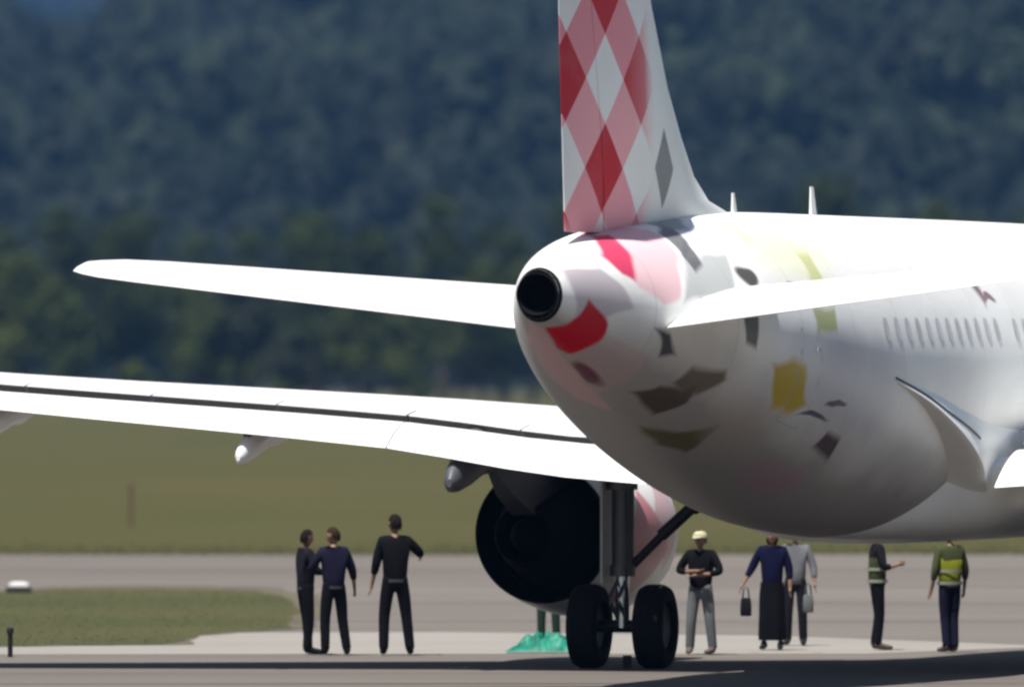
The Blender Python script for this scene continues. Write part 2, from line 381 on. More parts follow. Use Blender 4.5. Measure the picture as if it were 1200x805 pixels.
def fsec(t):
    a, b, h = cr(ST, TOP, t), cr(ST, BOT, t), cr(ST, HW, t); return (a+b)/2, (a-b)/2, h
def fpt(t, phi, off=0):
    """phi from the top, positive to the right side"""
    zc, hh, hw = fsec(t); return Vector(((hw+off)*math.sin(phi), t-TT, zc+(hh+off)*math.cos(phi)))
NP = 96
ts = sorted(set([0, .1, .25, .4, .6]+[.8+.2*i for i in range(20)]+[5+.5*i for i in range(46)]+[28+.25*i for i in range(20)]+[33.1, 33.3, 33.5, 33.65, 33.75, 33.84]))
rings = [[fpt(t, -math.pi+2*math.pi*j/NP) for j in range(NP)] for t in ts]
vs, fs = loft(rings, False, True)
fus = pyd('fuselage', vs, fs, ac, (), True, 40)
me = fus.data; uvl = me.uv_layers.new(name='livery'); uv = np.zeros(len(me.loops)*2)
nv = len(ts)*NP
for p in me.polygons:
    idx = [me.loops[i].vertex_index for i in p.loop_indices]
    seam = any(v % NP == NP-1 for v in idx) and any(v % NP == 0 for v in idx)
    for li in p.loop_indices:
        v = me.loops[li].vertex_index; j = v % NP; tt = ts[v//NP]
        if seam and j == 0: j = NP
        _, hh, hw = fsec(tt)
        uv[2*li] = tt; uv[2*li+1] = -math.pi+2*math.pi*j/NP
uvl.data.foreach_set('uv', uv); fixn(fus)
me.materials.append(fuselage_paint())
# tail cone exhaust
b = MB().lathe((0, -TT, 4.97), (0, -1, 0), [(-.35, .20), (-.1, .22), (.0, .262), (.06, .265), (.08, .255), (.05, .245), (-.3, .20), (-.35, .0)], 40)
b.obj('exhaust_outlet', M_soot_shade, ac, True)
# black scorched ring round the outlet
vs, fs = loft([[fpt(t, -math.pi+2*math.pi*j/64, .006) for j in range(64)] for t in (0, .03, .05, .07)], False, False)
o = pyd('exhaust_shroud', vs, fs, ac, (M_soot_shade,), True); fixn(o)

# aerofoil: unit chord points, x from LE to TE
def foil(tc=.11, n=18, cut=1.0, camber=.015):
    xs = [cut*(1-math.cos(math.pi*i/n))/2 for i in range(n+1)]
    def y(x): return 5*tc*(.2969*math.sqrt(x)-.126*x-.3516*x*x+.2843*x**3-.1036*x**4)+.0008
    def cm(x): return camber*4*x*(1-x)
    up = [(x, cm(x)+y(x)) for x in xs[::-1]]; lo = [(x, cm(x)-y(x)) for x in xs[1:]]
    return up+lo
def wing_rings(sec, tc, cut=1.0, x0=0, camber=.015):
    """sec: list of (lateral x, y_LE, y_TE, z_LE, z_TE)"""
    rs = []
    for k, (lx, yl, yt, zl, zt) in enumerate(sec):
        t = tc[k] if isinstance(tc, (list, tuple)) else tc
        A, B = Vector((lx, yl, zl)), Vector((lx, yt, zt)); c = (B-A).length; d = (B-A)/c
        u = d.cross(Vector((1, 0, 0))); u = u if u.z > 0 else -u
        rs.append([A+d*(x*c)+u*(z*c) for x, z in foil(t, 18, cut, camber)])
    return rs
def wing_obj(name, sec, tc, mats, parent, cut=1.0, camber=.015):
    vs, fs = loft(wing_rings(sec, tc, cut, 0, camber)); o = pyd(name, vs, fs, parent, mats, True, 50); fixn(o); return o
lerp = lambda a, b, u: a+(b-a)*u

# fin: vertical foil; mapping built directly
def fin_sec(z, tle, tte, th):
    c = tle-tte; r = []
    for x, y in foil(th, 16, 1.0, 0): r.append(Vector((y*c, tle-TT-x*c, z)))
    return r
FZ = [5.2, 5.75, 6.08, 6.2, 6.5, 7.0, 7.6, 8.6, 10, 11.3, 11.8, 11.95]
FL = [10.2, 10.0, 8.6, 7.75, 7.0, 6.35, 5.75, 5.05, 4.15, 3.3, 2.95, 2.6]
FT = [1.25, 1.22, 1.18, 1.17, 1.14, 1.09, 1.03, .93, .80, .66, .62, .75]
FH = [.06, .062, .075, .085, .097, .105, .105, .1, .1, .1, .09, .06]
HINGE = .70
def fin_cut(a, b):
    rs = []
    for z, tl, tt_, th in zip(FZ, FL, FT, FH):
        base = 6.9 if z < 6.4 else tl
        hinge = tt_+1.45*(1-(z-5.75)*.085)
        c = tl-tt_; prof = foil(th, 24, 1.0, 0)
        up = [(x, y) for x, y in prof[:25]]
        xs = [lerp(a*0+0, 1, i/20) for i in range(21)]
        xh = (tl-hinge)/c
        def yy(x): return 5*th*(.2969*math.sqrt(max(x, 0))-.126*x-.3516*x*x+.2843*x**3-.1036*x**4)+.001
        if b == 'fin': X = [xh*(1-math.cos(math.pi*i/28))/2 for i in range(15)]+[xh*(.5+.5*i/8) for i in range(1, 9)]
        else: X = [xh+.004]+[lerp(xh+.01, 1, i/8) for i in range(9)]
        ring = [(x, yy(x)) for x in X[::-1]]+[(x, -yy(x)) for x in (X[1:] if b == 'fin' else X)]
        rs.append([Vector((y*c, tl-TT-x*c, z)) for x, y in ring])
    return rs
M_fin = fin_paint(-TT+2.52, 6.55, .67, .555)
vs, fs = loft(fin_cut(0, 'fin')); fin = pyd('tail_fin', vs, fs, ac, (M_fin,), True, 50); fixn(fin)
vs, fs = loft(fin_cut(0, 'rudder')[1:]); rud = pyd('rudder', vs, fs, ac, (M_fin,), True, 50); fixn(rud)

# tailplanes with drooped elevators
def tailplane(s):
    rl, rt, rz = 5.9-TT, 2.4-TT, 4.77     # root LE / TE y
    N = 8; sec = []; hs = []; el = []
    lat = [.35, .9, 2, 3.2, 4.4, 5.6, 6.1, 6.3, 6.4]
    for lx in lat:
        u = (lx-.75)/(6.4-.75); yl = lerp(rl, 2.80-TT, u); yt = lerp(rt, 1.33-TT, u); z = rz+u*5.49*math.tan(R(6.0))
        if lx > 5.9: yl -= {6.1: .10, 6.3: .38, 6.4: .72}[lx]
        sec.append((s*lx, yl, yt, z+.10*(1-u*.5), z-.05))
    tc = [.12]*6+[.11, .09, .05]
    base = wing_obj('tailplane', sec, tc, (M_white,), ac, .70, 0)
    es = []
    for lx, yl, yt, zl, zt in sec[1:]:
        c = yl-yt; yh = yt+.29*c; zh = lerp(zt, zl, .29); ch = yh-yt; dr = R(13)
        es.append((lx, yh, yh-ch*math.cos(dr), zh, zh-ch*math.sin(dr)))
    rs = []
    for k, (lx, yh, yt, zh, zt) in enumerate(es):
        A, B = Vector((lx, yh, zh)), Vector((lx, yt, zt)); c = (B-A).length; d = (B-A)/c; u = d.cross(Vector((1, 0, 0))); u = u if u.z > 0 else -u
        th = .125*(1 if k < 6 else .8 if k < 7 else .45)
        rs.append([A+d*(x*c)+u*(y*c) for x, y in [(1, .006), (.6, th*.5), (.2, th*.98), (.02, th), (-.05, 0), (.02, -th), (.2, -th*.98), (.6, -th*.5), (1, -.006)]])
    vs, fs = loft(rs); e = pyd('elevator', vs, fs, base, (M_white,), True, 50); fixn(e)
    return base
tailplane(1); tailplane(-1)

# wings
KX, TX = 6.4, 16.95
def wsec(lx):
    yl = 5.0-(lx-1.98)*math.tan(R(27))
    if lx < 3.2: yl += (3.2-lx)*.35
    yt = -1.55 if lx <= KX else -1.55-(lx-KX)*.24
    zte = cr([0, 3.7, 6.4, 11.65, 17], [2.98, 3.11, 3.42, 3.84, 4.32], lx)
    zle = zte+cr([0, 3.7, 6.4, 11.65, 17], [.06, .02, .0, -.01, -.01], lx)
    return yl, yt, zle, zte
def wthick(lx): return cr([0, 2, 6.4, 12, 17], [.115, .11, .078, .066, .06], lx)
def wing(s):
    lat = [1.0, 1.98, 2.8, 3.7, 4.6, 5.5, 6.4, 7.5, 9, 10.5, 12, 13.5, 15, 16.2, 16.95]
    main = wing_obj('wing', [(s*l, *[wsec(l)[i] for i in (0, 1, 2, 3)]) for l in lat], [wthick(l) for l in lat], (M_wing,), ac, .86, .012)
    # spoilers/trailing shroud: thin upper panel ending in an edge, then the slot, then the flap
    def upper_z(l, x):     # height of the upper surface at chord fraction x
        yl, yt, zl, zt = wsec(l); c = yl-yt; th = wthick(l)
        return yl-x*c, lerp(zl, zt, x)+c*(5*th*(.2969*math.sqrt(x)-.126*x-.3516*x*x+.2843*x**3-.1036*x**4)+.012*4*x*(1-x))
    spans = [(2.15, 3.4), (3.43, 4.8), (4.83, 6.38), (6.42, 8.1), (8.13, 9.75), (9.78, 11.4), (11.43, 12.9)]
    for a, b_ in spans:
        rs = []
        for l in (a, lerp(a, b_, .5), b_):
            P = []
            for x in (.70, .80, .90, .985): y_, z_ = upper_z(l, x); P.append(Vector((s*l, y_, z_+.006)))
            Q = [p-Vector((0, 0, .05 if i < 3 else .012)) for i, p in enumerate(P)]
            rs.append(P+Q[::-1])
        vs, fs = loft(rs); o = pyd('spoiler', vs, fs, main, (M_wing,), False); fixn(o)
    for a, b_ in ((2.15, 6.39), (6.41, 12.9)):
        rs = []
        for i in range(9):
            l = lerp(a, b_, i/8); y0, z0 = upper_z(l, .90); y1, z1 = upper_z(l, .972)
            rs.append([Vector((s*l, y0, z0-.05)), Vector((s*l, y1, z1-.012)), Vector((s*l, y1, z1-.10)), Vector((s*l, y0, z0-.30))])
        vs, fs = loft(rs); o = pyd('slot_shade_strip', vs, fs, main, (M_rubber_shade,), False); fixn(o)  # dark strip added to paint the shade in the slot above the flap
    # flaps
    def flap(a, b_, ch, droop, nm='flap', back=.13, dz=-.15):
        rs = []
        for i in range(6):
            l = lerp(a, b_, i/5); yl, yt, zl, zt = wsec(l); c = ch(l)
            A = Vector((s*l, yt+.28-back, zt+dz+.03)); d = Vector((0, -math.cos(droop), -math.sin(droop))); u = Vector((0, -math.sin(droop), math.cos(droop)))
            rs.append([A+d*(x*c)+u*(z*c) for x, z in foil(.13, 14, 1, .03)])
        vs, fs = loft(rs); o = pyd(nm, vs, fs, main, (M_wing,), True, 50); fixn(o)
    flap(2.12, 6.39, lambda l: lerp(1.65, 1.15, (l-2.1)/4.24), R(15.5))
    flap(6.41, 12.9, lambda l: lerp(1.15, .68, (l-6.4)/6.5), R(15.5))
    flap(13.0, 16.1, lambda l: lerp(.85, .65, (l-13)/3.1), R(5), 'aileron', -.12, .0)
    # slats
    rs = []
    for l in (3.0, 5.0): pass
    for a, b_ in ((2.6, 4.9), (6.9, 9.2), (9.25, 11.5), (11.55, 13.8), (13.85, 16.2)):
        rs = []
        for l in (a, (a+b_)/2, b_):
            yl, yt, zl, zt = wsec(l); c = (yl-yt)*.16
            rs.append([Vector((s*l, yl+.28-x*c, zl-.12+.1*x+z*c)) for x, z in foil(.42, 10, 1, .05)])
        vs, fs = loft(rs); o = pyd('slat', vs, fs, main, (M_chrome,), True, 50); fixn(o)
    # flap track fairings: drooping canoes
    for l, ln, drp in ((3.3, 1.6, 20), (5.45, 2.9, 17), (8.35, 2.6, 17), (11.8, 2.2, 16)):
        yl, yt, zl, zt = wsec(l)
        if l == 3.3: continue
        P = []; prof = [(0, .02), (.12, .11), (.3, .17), (.5, .185), (.7, .16), (.88, .12), (.97, .08), (1, .03)]
        k = MB(); rings = []
        for u, r in prof:
            y = yt+1.7-u*ln; z = zt-.40-.02*ln; 
            if u > .5: z -= (u-.5)*ln*math.tan(R(drp))
            rings.append([Vector((s*l+r*(.85 if l > 6 else 1.2)*math.cos(a), y, z+.12+r*(1.35 if l > 6 else 1.9)*math.sin(a))) for a in [2*math.pi*j/20 for j in range(20)]])
        k.add(*loft(rings)); k.obj('flap_track_fairing', M_white if l > 6 else M_pyl, main, True)  # inner fairing dark grey: its shade is painted in, the others stay white
        k = MB(); k.box((s*l, yt+.55, zt-.27), (.10, 1.5, .22)); k.box((s*l, yt-.25, zt-.40), (.09, .5, .2)); k.obj('flap_track', M_dark, main)
    # wing tip fence
    yl, yt, zl, zt = wsec(16.95); k = MB()
    pr = [(yl+.1, zl), (yt+.5, zt+.75), (yt-.25, zt+.75), (yt+.05, zt), (yt-.1, zt-.6), (yt+.5, zt-.6)]
    rr = [[Vector((s*(16.95+o_), y, z)) for y, z in pr] for o_ in (-.03, .05)]
    k.add(*loft(rr)); k.obj('wing_tip_fence', M_white, main)
    return main
wl = wing(-1); wr = wing(1)

# belly fairing
BY = [-5.9, -5.0, -4.2, -3.3, -2.2, -1.5, 0, 3, 5.5, 7, 8.3]
BW = [.08, .25, .62, 1.4, 2.02, 2.14, 2.16, 2.16, 2.1, 1.7, .6]
BB = [2.1, 1.93, 1.84, 1.79, 1.75, 1.72, 1.72, 1.72, 1.74, 1.8, 1.95]
BT = [2.0, 2.35, 2.65, 2.9, 3.0, 3.0, 3.0, 3.0, 2.8, 2.5, 2.0]
rs = []
for i in range(50):
    y = lerp(BY[0], BY[-1], i/49); hw, zb, zt = cr(BY, BW, y), cr(BY, BB, y), cr(BY, BT, y); zt = max(zt, zb+.35); zc = zt-.25; r = []
    for j in range(48):
        a = 2*math.pi*j/48; ca, sa = math.cos(a), math.sin(a); e = .72
        x = hw*math.copysign(abs(ca)**e, ca); z = zc+(zc-zb if sa < 0 else .25)*math.copysign(abs(sa)**e, sa)
        r.append(Vector((x, y, z)))
    rs.append(r)
vs, fs = loft(rs); o = pyd('belly_fairing', vs, fs, ac, (M_white,), True, 40); fixn(o)
# wing root fillets: ridge that sweeps aft and up the fuselage side from the wing
for s in (-1, 1):
    def fil(y, z):      # outward x of the fillet surface and its limits
        zc, hh, hw = fsec(y+TT); xx = hw*math.sqrt(max(0, 1-((z-zc)/hh)**2))
        zt = cr([-7.7, -5.5, -3.6, -1.5, 1.5], [3.98, 3.75, 3.5, 3.3, 3.2], y); zb = cr([-7.7, -6.2, -4.6, -3.4, -2.4, 1.5], [3.93, 3.60, 3.12, 2.68, 2.28, 2.1], y)
        pr = cr([-7.7, -5.5, -3.4, -1.5, 1.5], [.01, .24, .50, .66, .66], y); v = (zt-z)/(zt-zb)
        off = pr*max(0, v)**1.1 if v < .86 else pr*.86**1.1*(1-((v-.86)/.14)**2)
        return xx-.012+off, zt, zb
    rs = []
    for i in range(40):
        y = lerp(-7.7, 1.5, i/39); _, zt, zb = fil(y, 3); r = []
        for k in range(17):
            z = lerp(zt, zb, [0, .08, .16, .25, .35, .45, .55, .65, .74, .81, .86, .89, .92, .95, .97, .99, 1][k]); r.append(Vector((s*fil(y, z)[0], y, z)))
        r += [Vector((s*1.3, y, zb)), Vector((s*1.3, y, zt))]; rs.append(r)
    vs, fs = loft(rs); o = pyd('wing_root_fillet', vs, fs, ac, (M_white,), True, 40); fixn(o)
    k = MB(); pts = []
    for i in range(22):
        y = lerp(-7.5, -3.3, i/21); _, zt, zb = fil(y, 3); z = min(zt-.01, zb+cr([0, .5, 1], [.05, .16, .50], i/21)); pts.append((s*(fil(y, z)[0]), y, z))
    k.tube(pts, .020, 8); k.obj('fillet_seal', M_rubber_shade, ac, True)

# engines
def engine(s):
    c = Vector((s*5.75, 0, 1.78)); root = MB()
    pr = [(6.30, .93), (6.36, .98), (6.30, 1.03), (6.0, 1.11), (5.5, 1.17), (4.9, 1.18), (4.2, 1.13), (3.5, 1.045), (2.98, .965), (2.975, .945), (3.3, .94), (4.0, .94), (5.0, .90), (6.0, .89), (6.30, .93)]
    root.lathe(c, (0, 1, 0), pr, 64); 
    t = NT('engine_cowl_paint' ) if not bpy.data.materials.get('engine_cowl_paint') else None
    if t:
        o = t.obj(); sp = t.n('ShaderNodeSeparateXYZ'); t.l(o, sp.inputs[0]); Y, Z = sp.outputs[1], sp.outputs[2]
        c0 = dirty_white(t, (*WHITE, 1), o, .2)
        dm = t.ramp(t.math('ADD', t.math('ABSOLUTE', t.math('DIVIDE', t.math('SUBTRACT', Y, 4.3), 1.0)), t.math('ABSOLUTE', t.math('DIVIDE', t.math('SUBTRACT', Z, 1.55), .85))), 1.05, .95)
        dm2 = t.ramp(t.math('ADD', t.math('ABSOLUTE', t.math('DIVIDE', t.math('SUBTRACT', Y, 5.35), .7)), t.math('ABSOLUTE', t.math('DIVIDE', t.math('SUBTRACT', Z, 2.0), .8))), 1.05, .95)
        c0 = t.mix(dm, c0, PINK); c0 = t.mix(t.math('MULTIPLY', dm2, .6), c0, PINK)
        t.l(c0, t.b.inputs['Base Color']); t.b.inputs['Roughness'].default_value = .35
    e = root.obj('engine', bpy.data.materials['engine_cowl_paint'], ac, True, 40)
    MB().lathe(c, (0, 1, 0), [(2.99, .962), (2.9, .95), (2.90, .93), (3.1, .93), (4.0, .93)], 64).obj('fan_nozzle', M_soot_shade, e, True)
    MB().lathe(c, (0, 1, 0), [(4.2, .78), (3.4, .72), (2.6, .56), (2.0, .42), (1.95, .39), (2.3, .36)], 48).obj('core_cowl', M_soot_shade, e, True)
    MB().lathe(c, (0, 1, 0), [(2.6, .30), (2.1, .22), (1.7, .10), (1.55, .0)], 32).obj('exhaust_plug', M_soot_shade, e, True)
    k = MB(); k.lathe(c, (0, 1, 0), [(4.05, .95), (4.06, 0)], 48)
    k.obj('exhaust_duct', M_soot_shade, e, True)
    k = MB(); k.lathe(c, (0, 1, 0), [(6.2, .02), (6.1, .14), (5.85, .24), (5.6, .28)], 24); k.obj('spinner', M_dark, e, True)
    for i in range(24):
        a = 2*math.pi*i/24; d = Vector((math.cos(a), 0, math.sin(a))); q = Vector((-math.sin(a), 0, math.cos(a)))
        k = MB(); A = [c+Vector((0, 5.6+o1, 0))+d*r+q*o2*wd for r, wd in ((.25, .8), (.6, 1), (.89, 1.2)) for o1, o2 in ((.08, -.07), (-.08, .07))]
        k.add(A, [(0, 1, 3, 2), (2, 3, 5, 4)]); k.obj('fan_blade', M_dark, e)
    # pylon
    k = MB(); rs = []
    for y, z0, z1, w_ in ((5.6, 2.85, 2.99, .05), (4.8, 2.6, 3.10, .16), (4, 2.4, 3.15, .20), (3, 2.3, 3.1, .20), (2, 2.05, 3.05, .17), (1.0, 2.35, 3.0, .12), (.2, 2.75, 3.0, .04)):
        x = s*5.75; rs.append([Vector((x-w_, y, z0)), Vector((x+w_, y, z0)), Vector((x+w_, y, z1)), Vector((x-w_, y, z1))])
    k.add(*loft(rs)); k.obj('pylon', M_pyl, e)
    return e
engine(-1); engine(1)

# main landing gear
def wheel(parent, c, r, w_):
    pr = [(-w_*.30, r*.52), (-w_*.46, r*.60), (-w_*.5, r*.78), (-w_*.44, r*.92), (-w_*.28, r*.985), (-w_*.16, r), (-w_*.15, r*.985), (-w_*.12, r*.985), (-w_*.11, r), (w_*.11, r), (w_*.12, r*.985), (w_*.15, r*.985), (w_*.16, r), (w_*.28, r*.985), (w_*.44, r*.92), (w_*.5, r*.78), (w_*.46, r*.60), (w_*.30, r*.52)]
    MB().lathe(c, (1, 0, 0), pr, 56, True).obj('tyre', M_tyre, parent, True, 40)
    k = MB().lathe(c, (1, 0, 0), [(-w_*.12, 0), (-w_*.12, r*.2), (-w_*.22, r*.24), (-w_*.24, r*.46), (-w_*.34, r*.56), (w_*.34, r*.56), (w_*.24, r*.46), (w_*.22, r*.24), (w_*.12, r*.2), (w_*.12, 0)], 32)
    k.obj('wheel_rim', M_steel, parent, True, 35)
def main_gear(s):
    x = s*3.8; k = MB()
    k.tube([(x, .05, 3.0), (x, .03, 1.35)], [.155, .15], 20); k.tube([(x, .02, 1.40), (x, .02, 1.25)], .175, 20)
    k.tube([(x, .0, 2.62), (x, .0, 2.42)], .21, 20)
    g = k.obj('main_landing_gear', M_steel, ac, True)
    MB().tube([(x, .02, 1.3), (x, 0, .55)], .095, 18).obj('oleo_piston', M_chrome, g, True)
    MB().tube([(x-.46, 0, .575), (x+.46, 0, .575)], .085, 16).obj('axle', M_dark, g, True)
    wheel(g, (x-.4635, 0, .57), .575, .42); wheel(g, (x+.4635, 0, .57), .575, .42)
    k = MB(); k.tube([(x-s*.05, .05, 1.32), (x-s*.55, .1, 1.82)], .06, 12); k.tube([(x-s*.52, .1, 1.8), (x-s*1.02, .12, 2.25)], .085, 12); k.tube([(x-s*.95, .12, 2.18), (x-s*1.2, .12, 2.32)], .11, 12)
    k.obj('side_stay', M_dark, g, True)
    k = MB()
    for o_ in (-.06, .06): k.box((x+o_, -.22, 1.08), (.035, .42, .05), Matrix.Rotation(R(28), 3, 'X')); k.box((x+o_, -.22, .80), (.035, .42, .05), Matrix.Rotation(R(-28), 3, 'X'))
    k.obj('torque_link', M_steel, g)
    k = MB(); 
    for r_, o_ in ((.012, .19), (.01, .22)): k.tube([(x+o_*.5, -.17, 2.4), (x+o_*.6, -.19, 1.6), (x+o_*.5, -.2, 1.1), (x+.1, -.14, .7)], r_, 6)
    k.obj('brake_hose', M_rubber_shade, g, True)
    k = MB(); rs = [[Vector((x+s*(.20+.03*math.sin(q*3)), yy, zz)) for q, yy, zz in ((0, -.28, z), (1, .34, z))]+[Vector((x+s*(.235), yy, z)) for yy in (.34, -.28)] for z in (2.75, 1.9, 1.15)]
    k.add(*loft(rs)); k.obj('leg_door', M_grey, g)
    k = MB().tube([(x+.1, -.05, 2.5), (x+.35, .3, 2.9)], .05, 10); k.obj('retraction_actuator', M_steel, g, True)
main_gear(-1); main_gear(1)
# nose gear
k = MB().tube([(0, 11.05, 2.1), (0, 11.0, .9)], .09, 16); g = k.obj('nose_landing_gear', M_steel, ac, True)
MB().tube([(0, 11.0, .95), (0, 11.0, .39)], .055, 14).obj('oleo_piston', M_chrome, g, True)
MB().tube([(-.25, 11, .385), (.25, 11, .385)], .05, 12).obj('axle', M_dark, g, True)
wheel(g, (-.25, 11, .385), .385, .22); wheel(g, (.25, 11, .385), .385, .22)
for s in (-1, 1): MB().box((s*.42, 11.2, 1.45), (.03, 1.3, .62)).obj('nose_gear_door', M_white, ac)

# cabin windows, doors, aerials
def patch(t0, t1, p0, p1, off, nt=2, npp=4, rnd=0):
    vs = []; fs = []
    for i in range(nt+1):
        for j in range(npp+1): vs.append(fpt(lerp(t0, t1, i/nt), lerp(p0, p1, j/npp), off))
    for i in range(nt):
        for j in range(npp): a = i*(npp+1)+j; fs.append((a, a+1, a+npp+2, a+npp+1))
    return vs, fs
ZW = 4.57
def phi_at(t, z): zc, hh, hw = fsec(t); return math.acos(max(-1, min(1, (z-zc)/hh)))
for s in (-1, 1):
    t = 10.0
    while t < 27.5:
        if not (t > 16.0 and t < 16.5):
            m = MB(); rings = []; pc = phi_at(t, ZW)
            for r_, off in ((1.0, .008), (.78, .006)):
                ring = []
                for k in range(12):
                    a = 2*math.pi*k/12; ct, sn = math.cos(a), math.sin(a)
                    dt = .115*math.copysign(abs(ct)**.6, ct)*r_; dp = .078*math.copysign(abs(sn)**.6, sn)*r_
                    ring.append(fpt(t+dt, s*(pc+dp), off))
                rings.append(ring)
            n = 12; vs = rings[0]+rings[1]; fs = [(i, (i+1) % n, n+(i+1) % n, n+i) for i in range(n)]
            fr = m.add(vs, fs).obj('cabin_window', M_lgrey, ac, True)
            p = MB().add([v for v in rings[1]], [tuple(range(12))]).obj('window_pane', M_shade, fr)
        t += .533
    # doors: slightly proud frame lines
    for td, z0, z1, wd in ((6.7, 3.35, 5.15, .76), (29.0, 3.35, 5.2, .81)):
        m = MB(); p0, p1 = phi_at(td, z1), phi_at(td, z0)
        path = [(td-wd/2, p0), (td+wd/2, p0), (td+wd/2, p1), (td-wd/2, p1), (td-wd/2, p0)]
        for (a, b_), (c_, d_) in zip(path, path[1:]):
            m.tube([fpt(lerp(a, c_, i/6), s*lerp(b_, d_, i/6), .0) for i in range(7)], .007, 6)
        dr = m.obj('door_seal', M_grey, ac, True)
        MB().box(fpt(td+wd*.3, s*lerp(p0, p1, .45), .01), (.02, .16, .05)).obj('door_handle', M_grey, dr)
for tq, hh_, ch in ((9.35, .28, .20), (13.4, .40, .30)):
    z0 = fsec(tq)[0]+fsec(tq)[1]-.03; m = MB()
    rs = [[Vector((x_*c2, tq-TT+y_*c2-(1-c2)*.5*ch, z)) for x_, y_ in ((0, ch*.5), (.02, ch*.2), (.015, -ch*.5), (-.015, -ch*.5), (-.02, ch*.2))] for z, c2 in ((z0, 1.2), (z0+hh_*.6, .8), (z0+hh_, .55))]
    m.add(*loft(rs)).obj('blade_aerial', M_white, ac)

# ------------------------------------------------------------ trees
def leaf_mat(name, c1, c2, c3):
    t = NT(name); o = t.obj(); oi = t.n('ShaderNodeObjectInfo').outputs['Random']
    at = t.n('ShaderNodeAttribute', attribute_name='hue').outputs['Fac']
    c = t.mix(at, c1, c2); c = t.mix(t.math('MULTIPLY', oi, .6), c, c3)
    t.l(c, t.b.inputs['Base Color']); t.b.inputs['Roughness'].default_value = .75; t.b.inputs['Specular IOR Level'].default_value = .2
    tr = t.n('ShaderNodeBsdfTranslucent'); t.l(c, tr.inputs[0]); mx = t.n('ShaderNodeMixShader'); mx.inputs[0].default_value = .25
    t.l(t.b.outputs[0], mx.inputs[1]); t.l(tr.outputs[0], mx.inputs[2]); t.l(mx.outputs[0], t.t.nodes['Material Output'].inputs[0]); return t.m
M_leafA = leaf_mat('dark_foliage', (.014, .026, .005), (.050, .072, .012), (.026, .038, .008))
M_leafB = leaf_mat('mid_foliage', (.034, .054, .008), (.085, .105, .018), (.045, .06, .012))
M_leafC = leaf_mat('grey_green_foliage', (.024, .034, .018), (.042, .054, .028), (.03, .036, .02))
M_bark = mat('bark', (.06, .045, .035), .9, 0, .4, 2)
def arr_mesh(name, V, Fq, hue=None, k=4):
    me = bpy.data.meshes.new(name); me.vertices.add(len(V)); me.vertices.foreach_set('co', V.astype(np.float32).ravel())
    me.loops.add(Fq.size); me.loops.foreach_set('vertex_index', Fq.astype(np.int32).ravel())
    me.polygons.add(len(Fq)); me.polygons.foreach_set('loop_start', np.arange(0, Fq.size, k, dtype=np.int32)); me.update()
    if hue is not None:
        a = me.attributes.new('hue', 'FLOAT', 'POINT'); a.data.foreach_set('value', hue.astype(np.float32))
    return me
def leaves(P, Nrm, size):
    """quads at P facing Nrm (jittered)"""
    n = len(P); N = Nrm+rng.normal(0, .45, (n, 3)); N /= np.linalg.norm(N, axis=1)[:, None]
    A = np.cross(N, rng.normal(0, 1, (n, 3))); A /= np.linalg.norm(A, axis=1)[:, None]; B = np.cross(N, A)
    s1 = (size*rng.uniform(.5, 1.2, n))[:, None]; s2 = (size*rng.uniform(.4, .9, n))[:, None]
    V = np.stack([P-A*s1, P-B*s2, P+A*s1, P+B*s2], 1).reshape(-1, 3); return V, np.arange(4*n).reshape(n, 4)
def crown_mesh(h, w_, base, nl, size, lobes, seed, tall=1.0):
    rg = np.random.default_rng(seed); V = []; Nn = []; H = []
    L = []
    for i in range(lobes):
        u = rg.uniform(0, 1); z = lerp(base+.12*h, h*.92, u); rr = w_*.5*(1-.55*max(0, (u-.35)/.65)**1.4)*rg.uniform(.1, .72); a = rg.uniform(0, 6.28)
        L.append((rr*math.cos(a), rr*math.sin(a), z, w_*rg.uniform(.17, .30)*(1-.25*u)))
    for x, y, z, r in L:
        m = int(nl/lobes); d = rg.normal(0, 1, (m, 3)); d /= np.linalg.norm(d, axis=1)[:, None]
        rad = r*rg.uniform(.6, 1.08, m)[:, None]
        V.append(np.array((x, y, z))+d*rad*np.array((1, 1, .85))); Nn.append(d+np.array((0, 0, .25))); H.append(np.full(m, rg.uniform(0, 1))+rg.normal(0, .15, m))
    P = np.concatenate(V); Q = np.concatenate(Nn); Hh = np.clip(np.concatenate(H), 0, 1)
    VV, FF = leaves(P, Q, size); me = arr_mesh('crown', VV, FF, np.repeat(Hh, 4)); return me, L
def trunk_mesh(h, base, L, seed):
    rg = random.Random(seed); m = MB(); r0 = .022*h+.05
    m.tube([(0, 0, -.3), (.05, .02, base*.6), (-.08, .1, h*.5), (.05, 0, h*.8)], [r0*1.25, r0, r0*.6, r0*.2], 8)
    for x, y, z, r in L[:9]:
        z0 = max(base*.8, z-.35*h*rg.uniform(.5, 1)); m.tube([(0, 0, z0), (x*.5, y*.5, lerp(z0, z, .6)), (x, y, z)], [r0*.4, r0*.28, r0*.1], 6, False)
    me = bpy.data.meshes.new('trunk'); me.from_pydata([tuple(v) for v in m.v], [], m.f); me.update(); me.materials.append(M_bark); return me
KINDS = {}
def kind(key, n, h, w_, base, nl, size, lobes, m):
    KINDS[key] = []
    for i in range(n):
        hh = h*(1+.12*(i-(n-1)/2)/max(1, n-1)); me, L = crown_mesh(hh, w_*(1+.1*math.sin(i*2.3)), base, nl, size, lobes, hash_(key)+i)
        me.materials.append(m); KINDS[key].append((me, trunk_mesh(hh, base, L, i)))
def hash_(s): return sum(ord(c)*(i+3) for i, c in enumerate(s))
kind('tall', 4, 23.5, 12, 4, 2600, .42, 26, M_leafA)
kind('mid', 4, 14, 9.5, 2.5, 2200, .38, 22, M_leafB)
kind('pale', 2, 10.5, 8, 1.5, 1800, .33, 18, M_leafC)
kind('shrub', 3, 5.5, 7, .3, 1300, .30, 14, M_leafA)
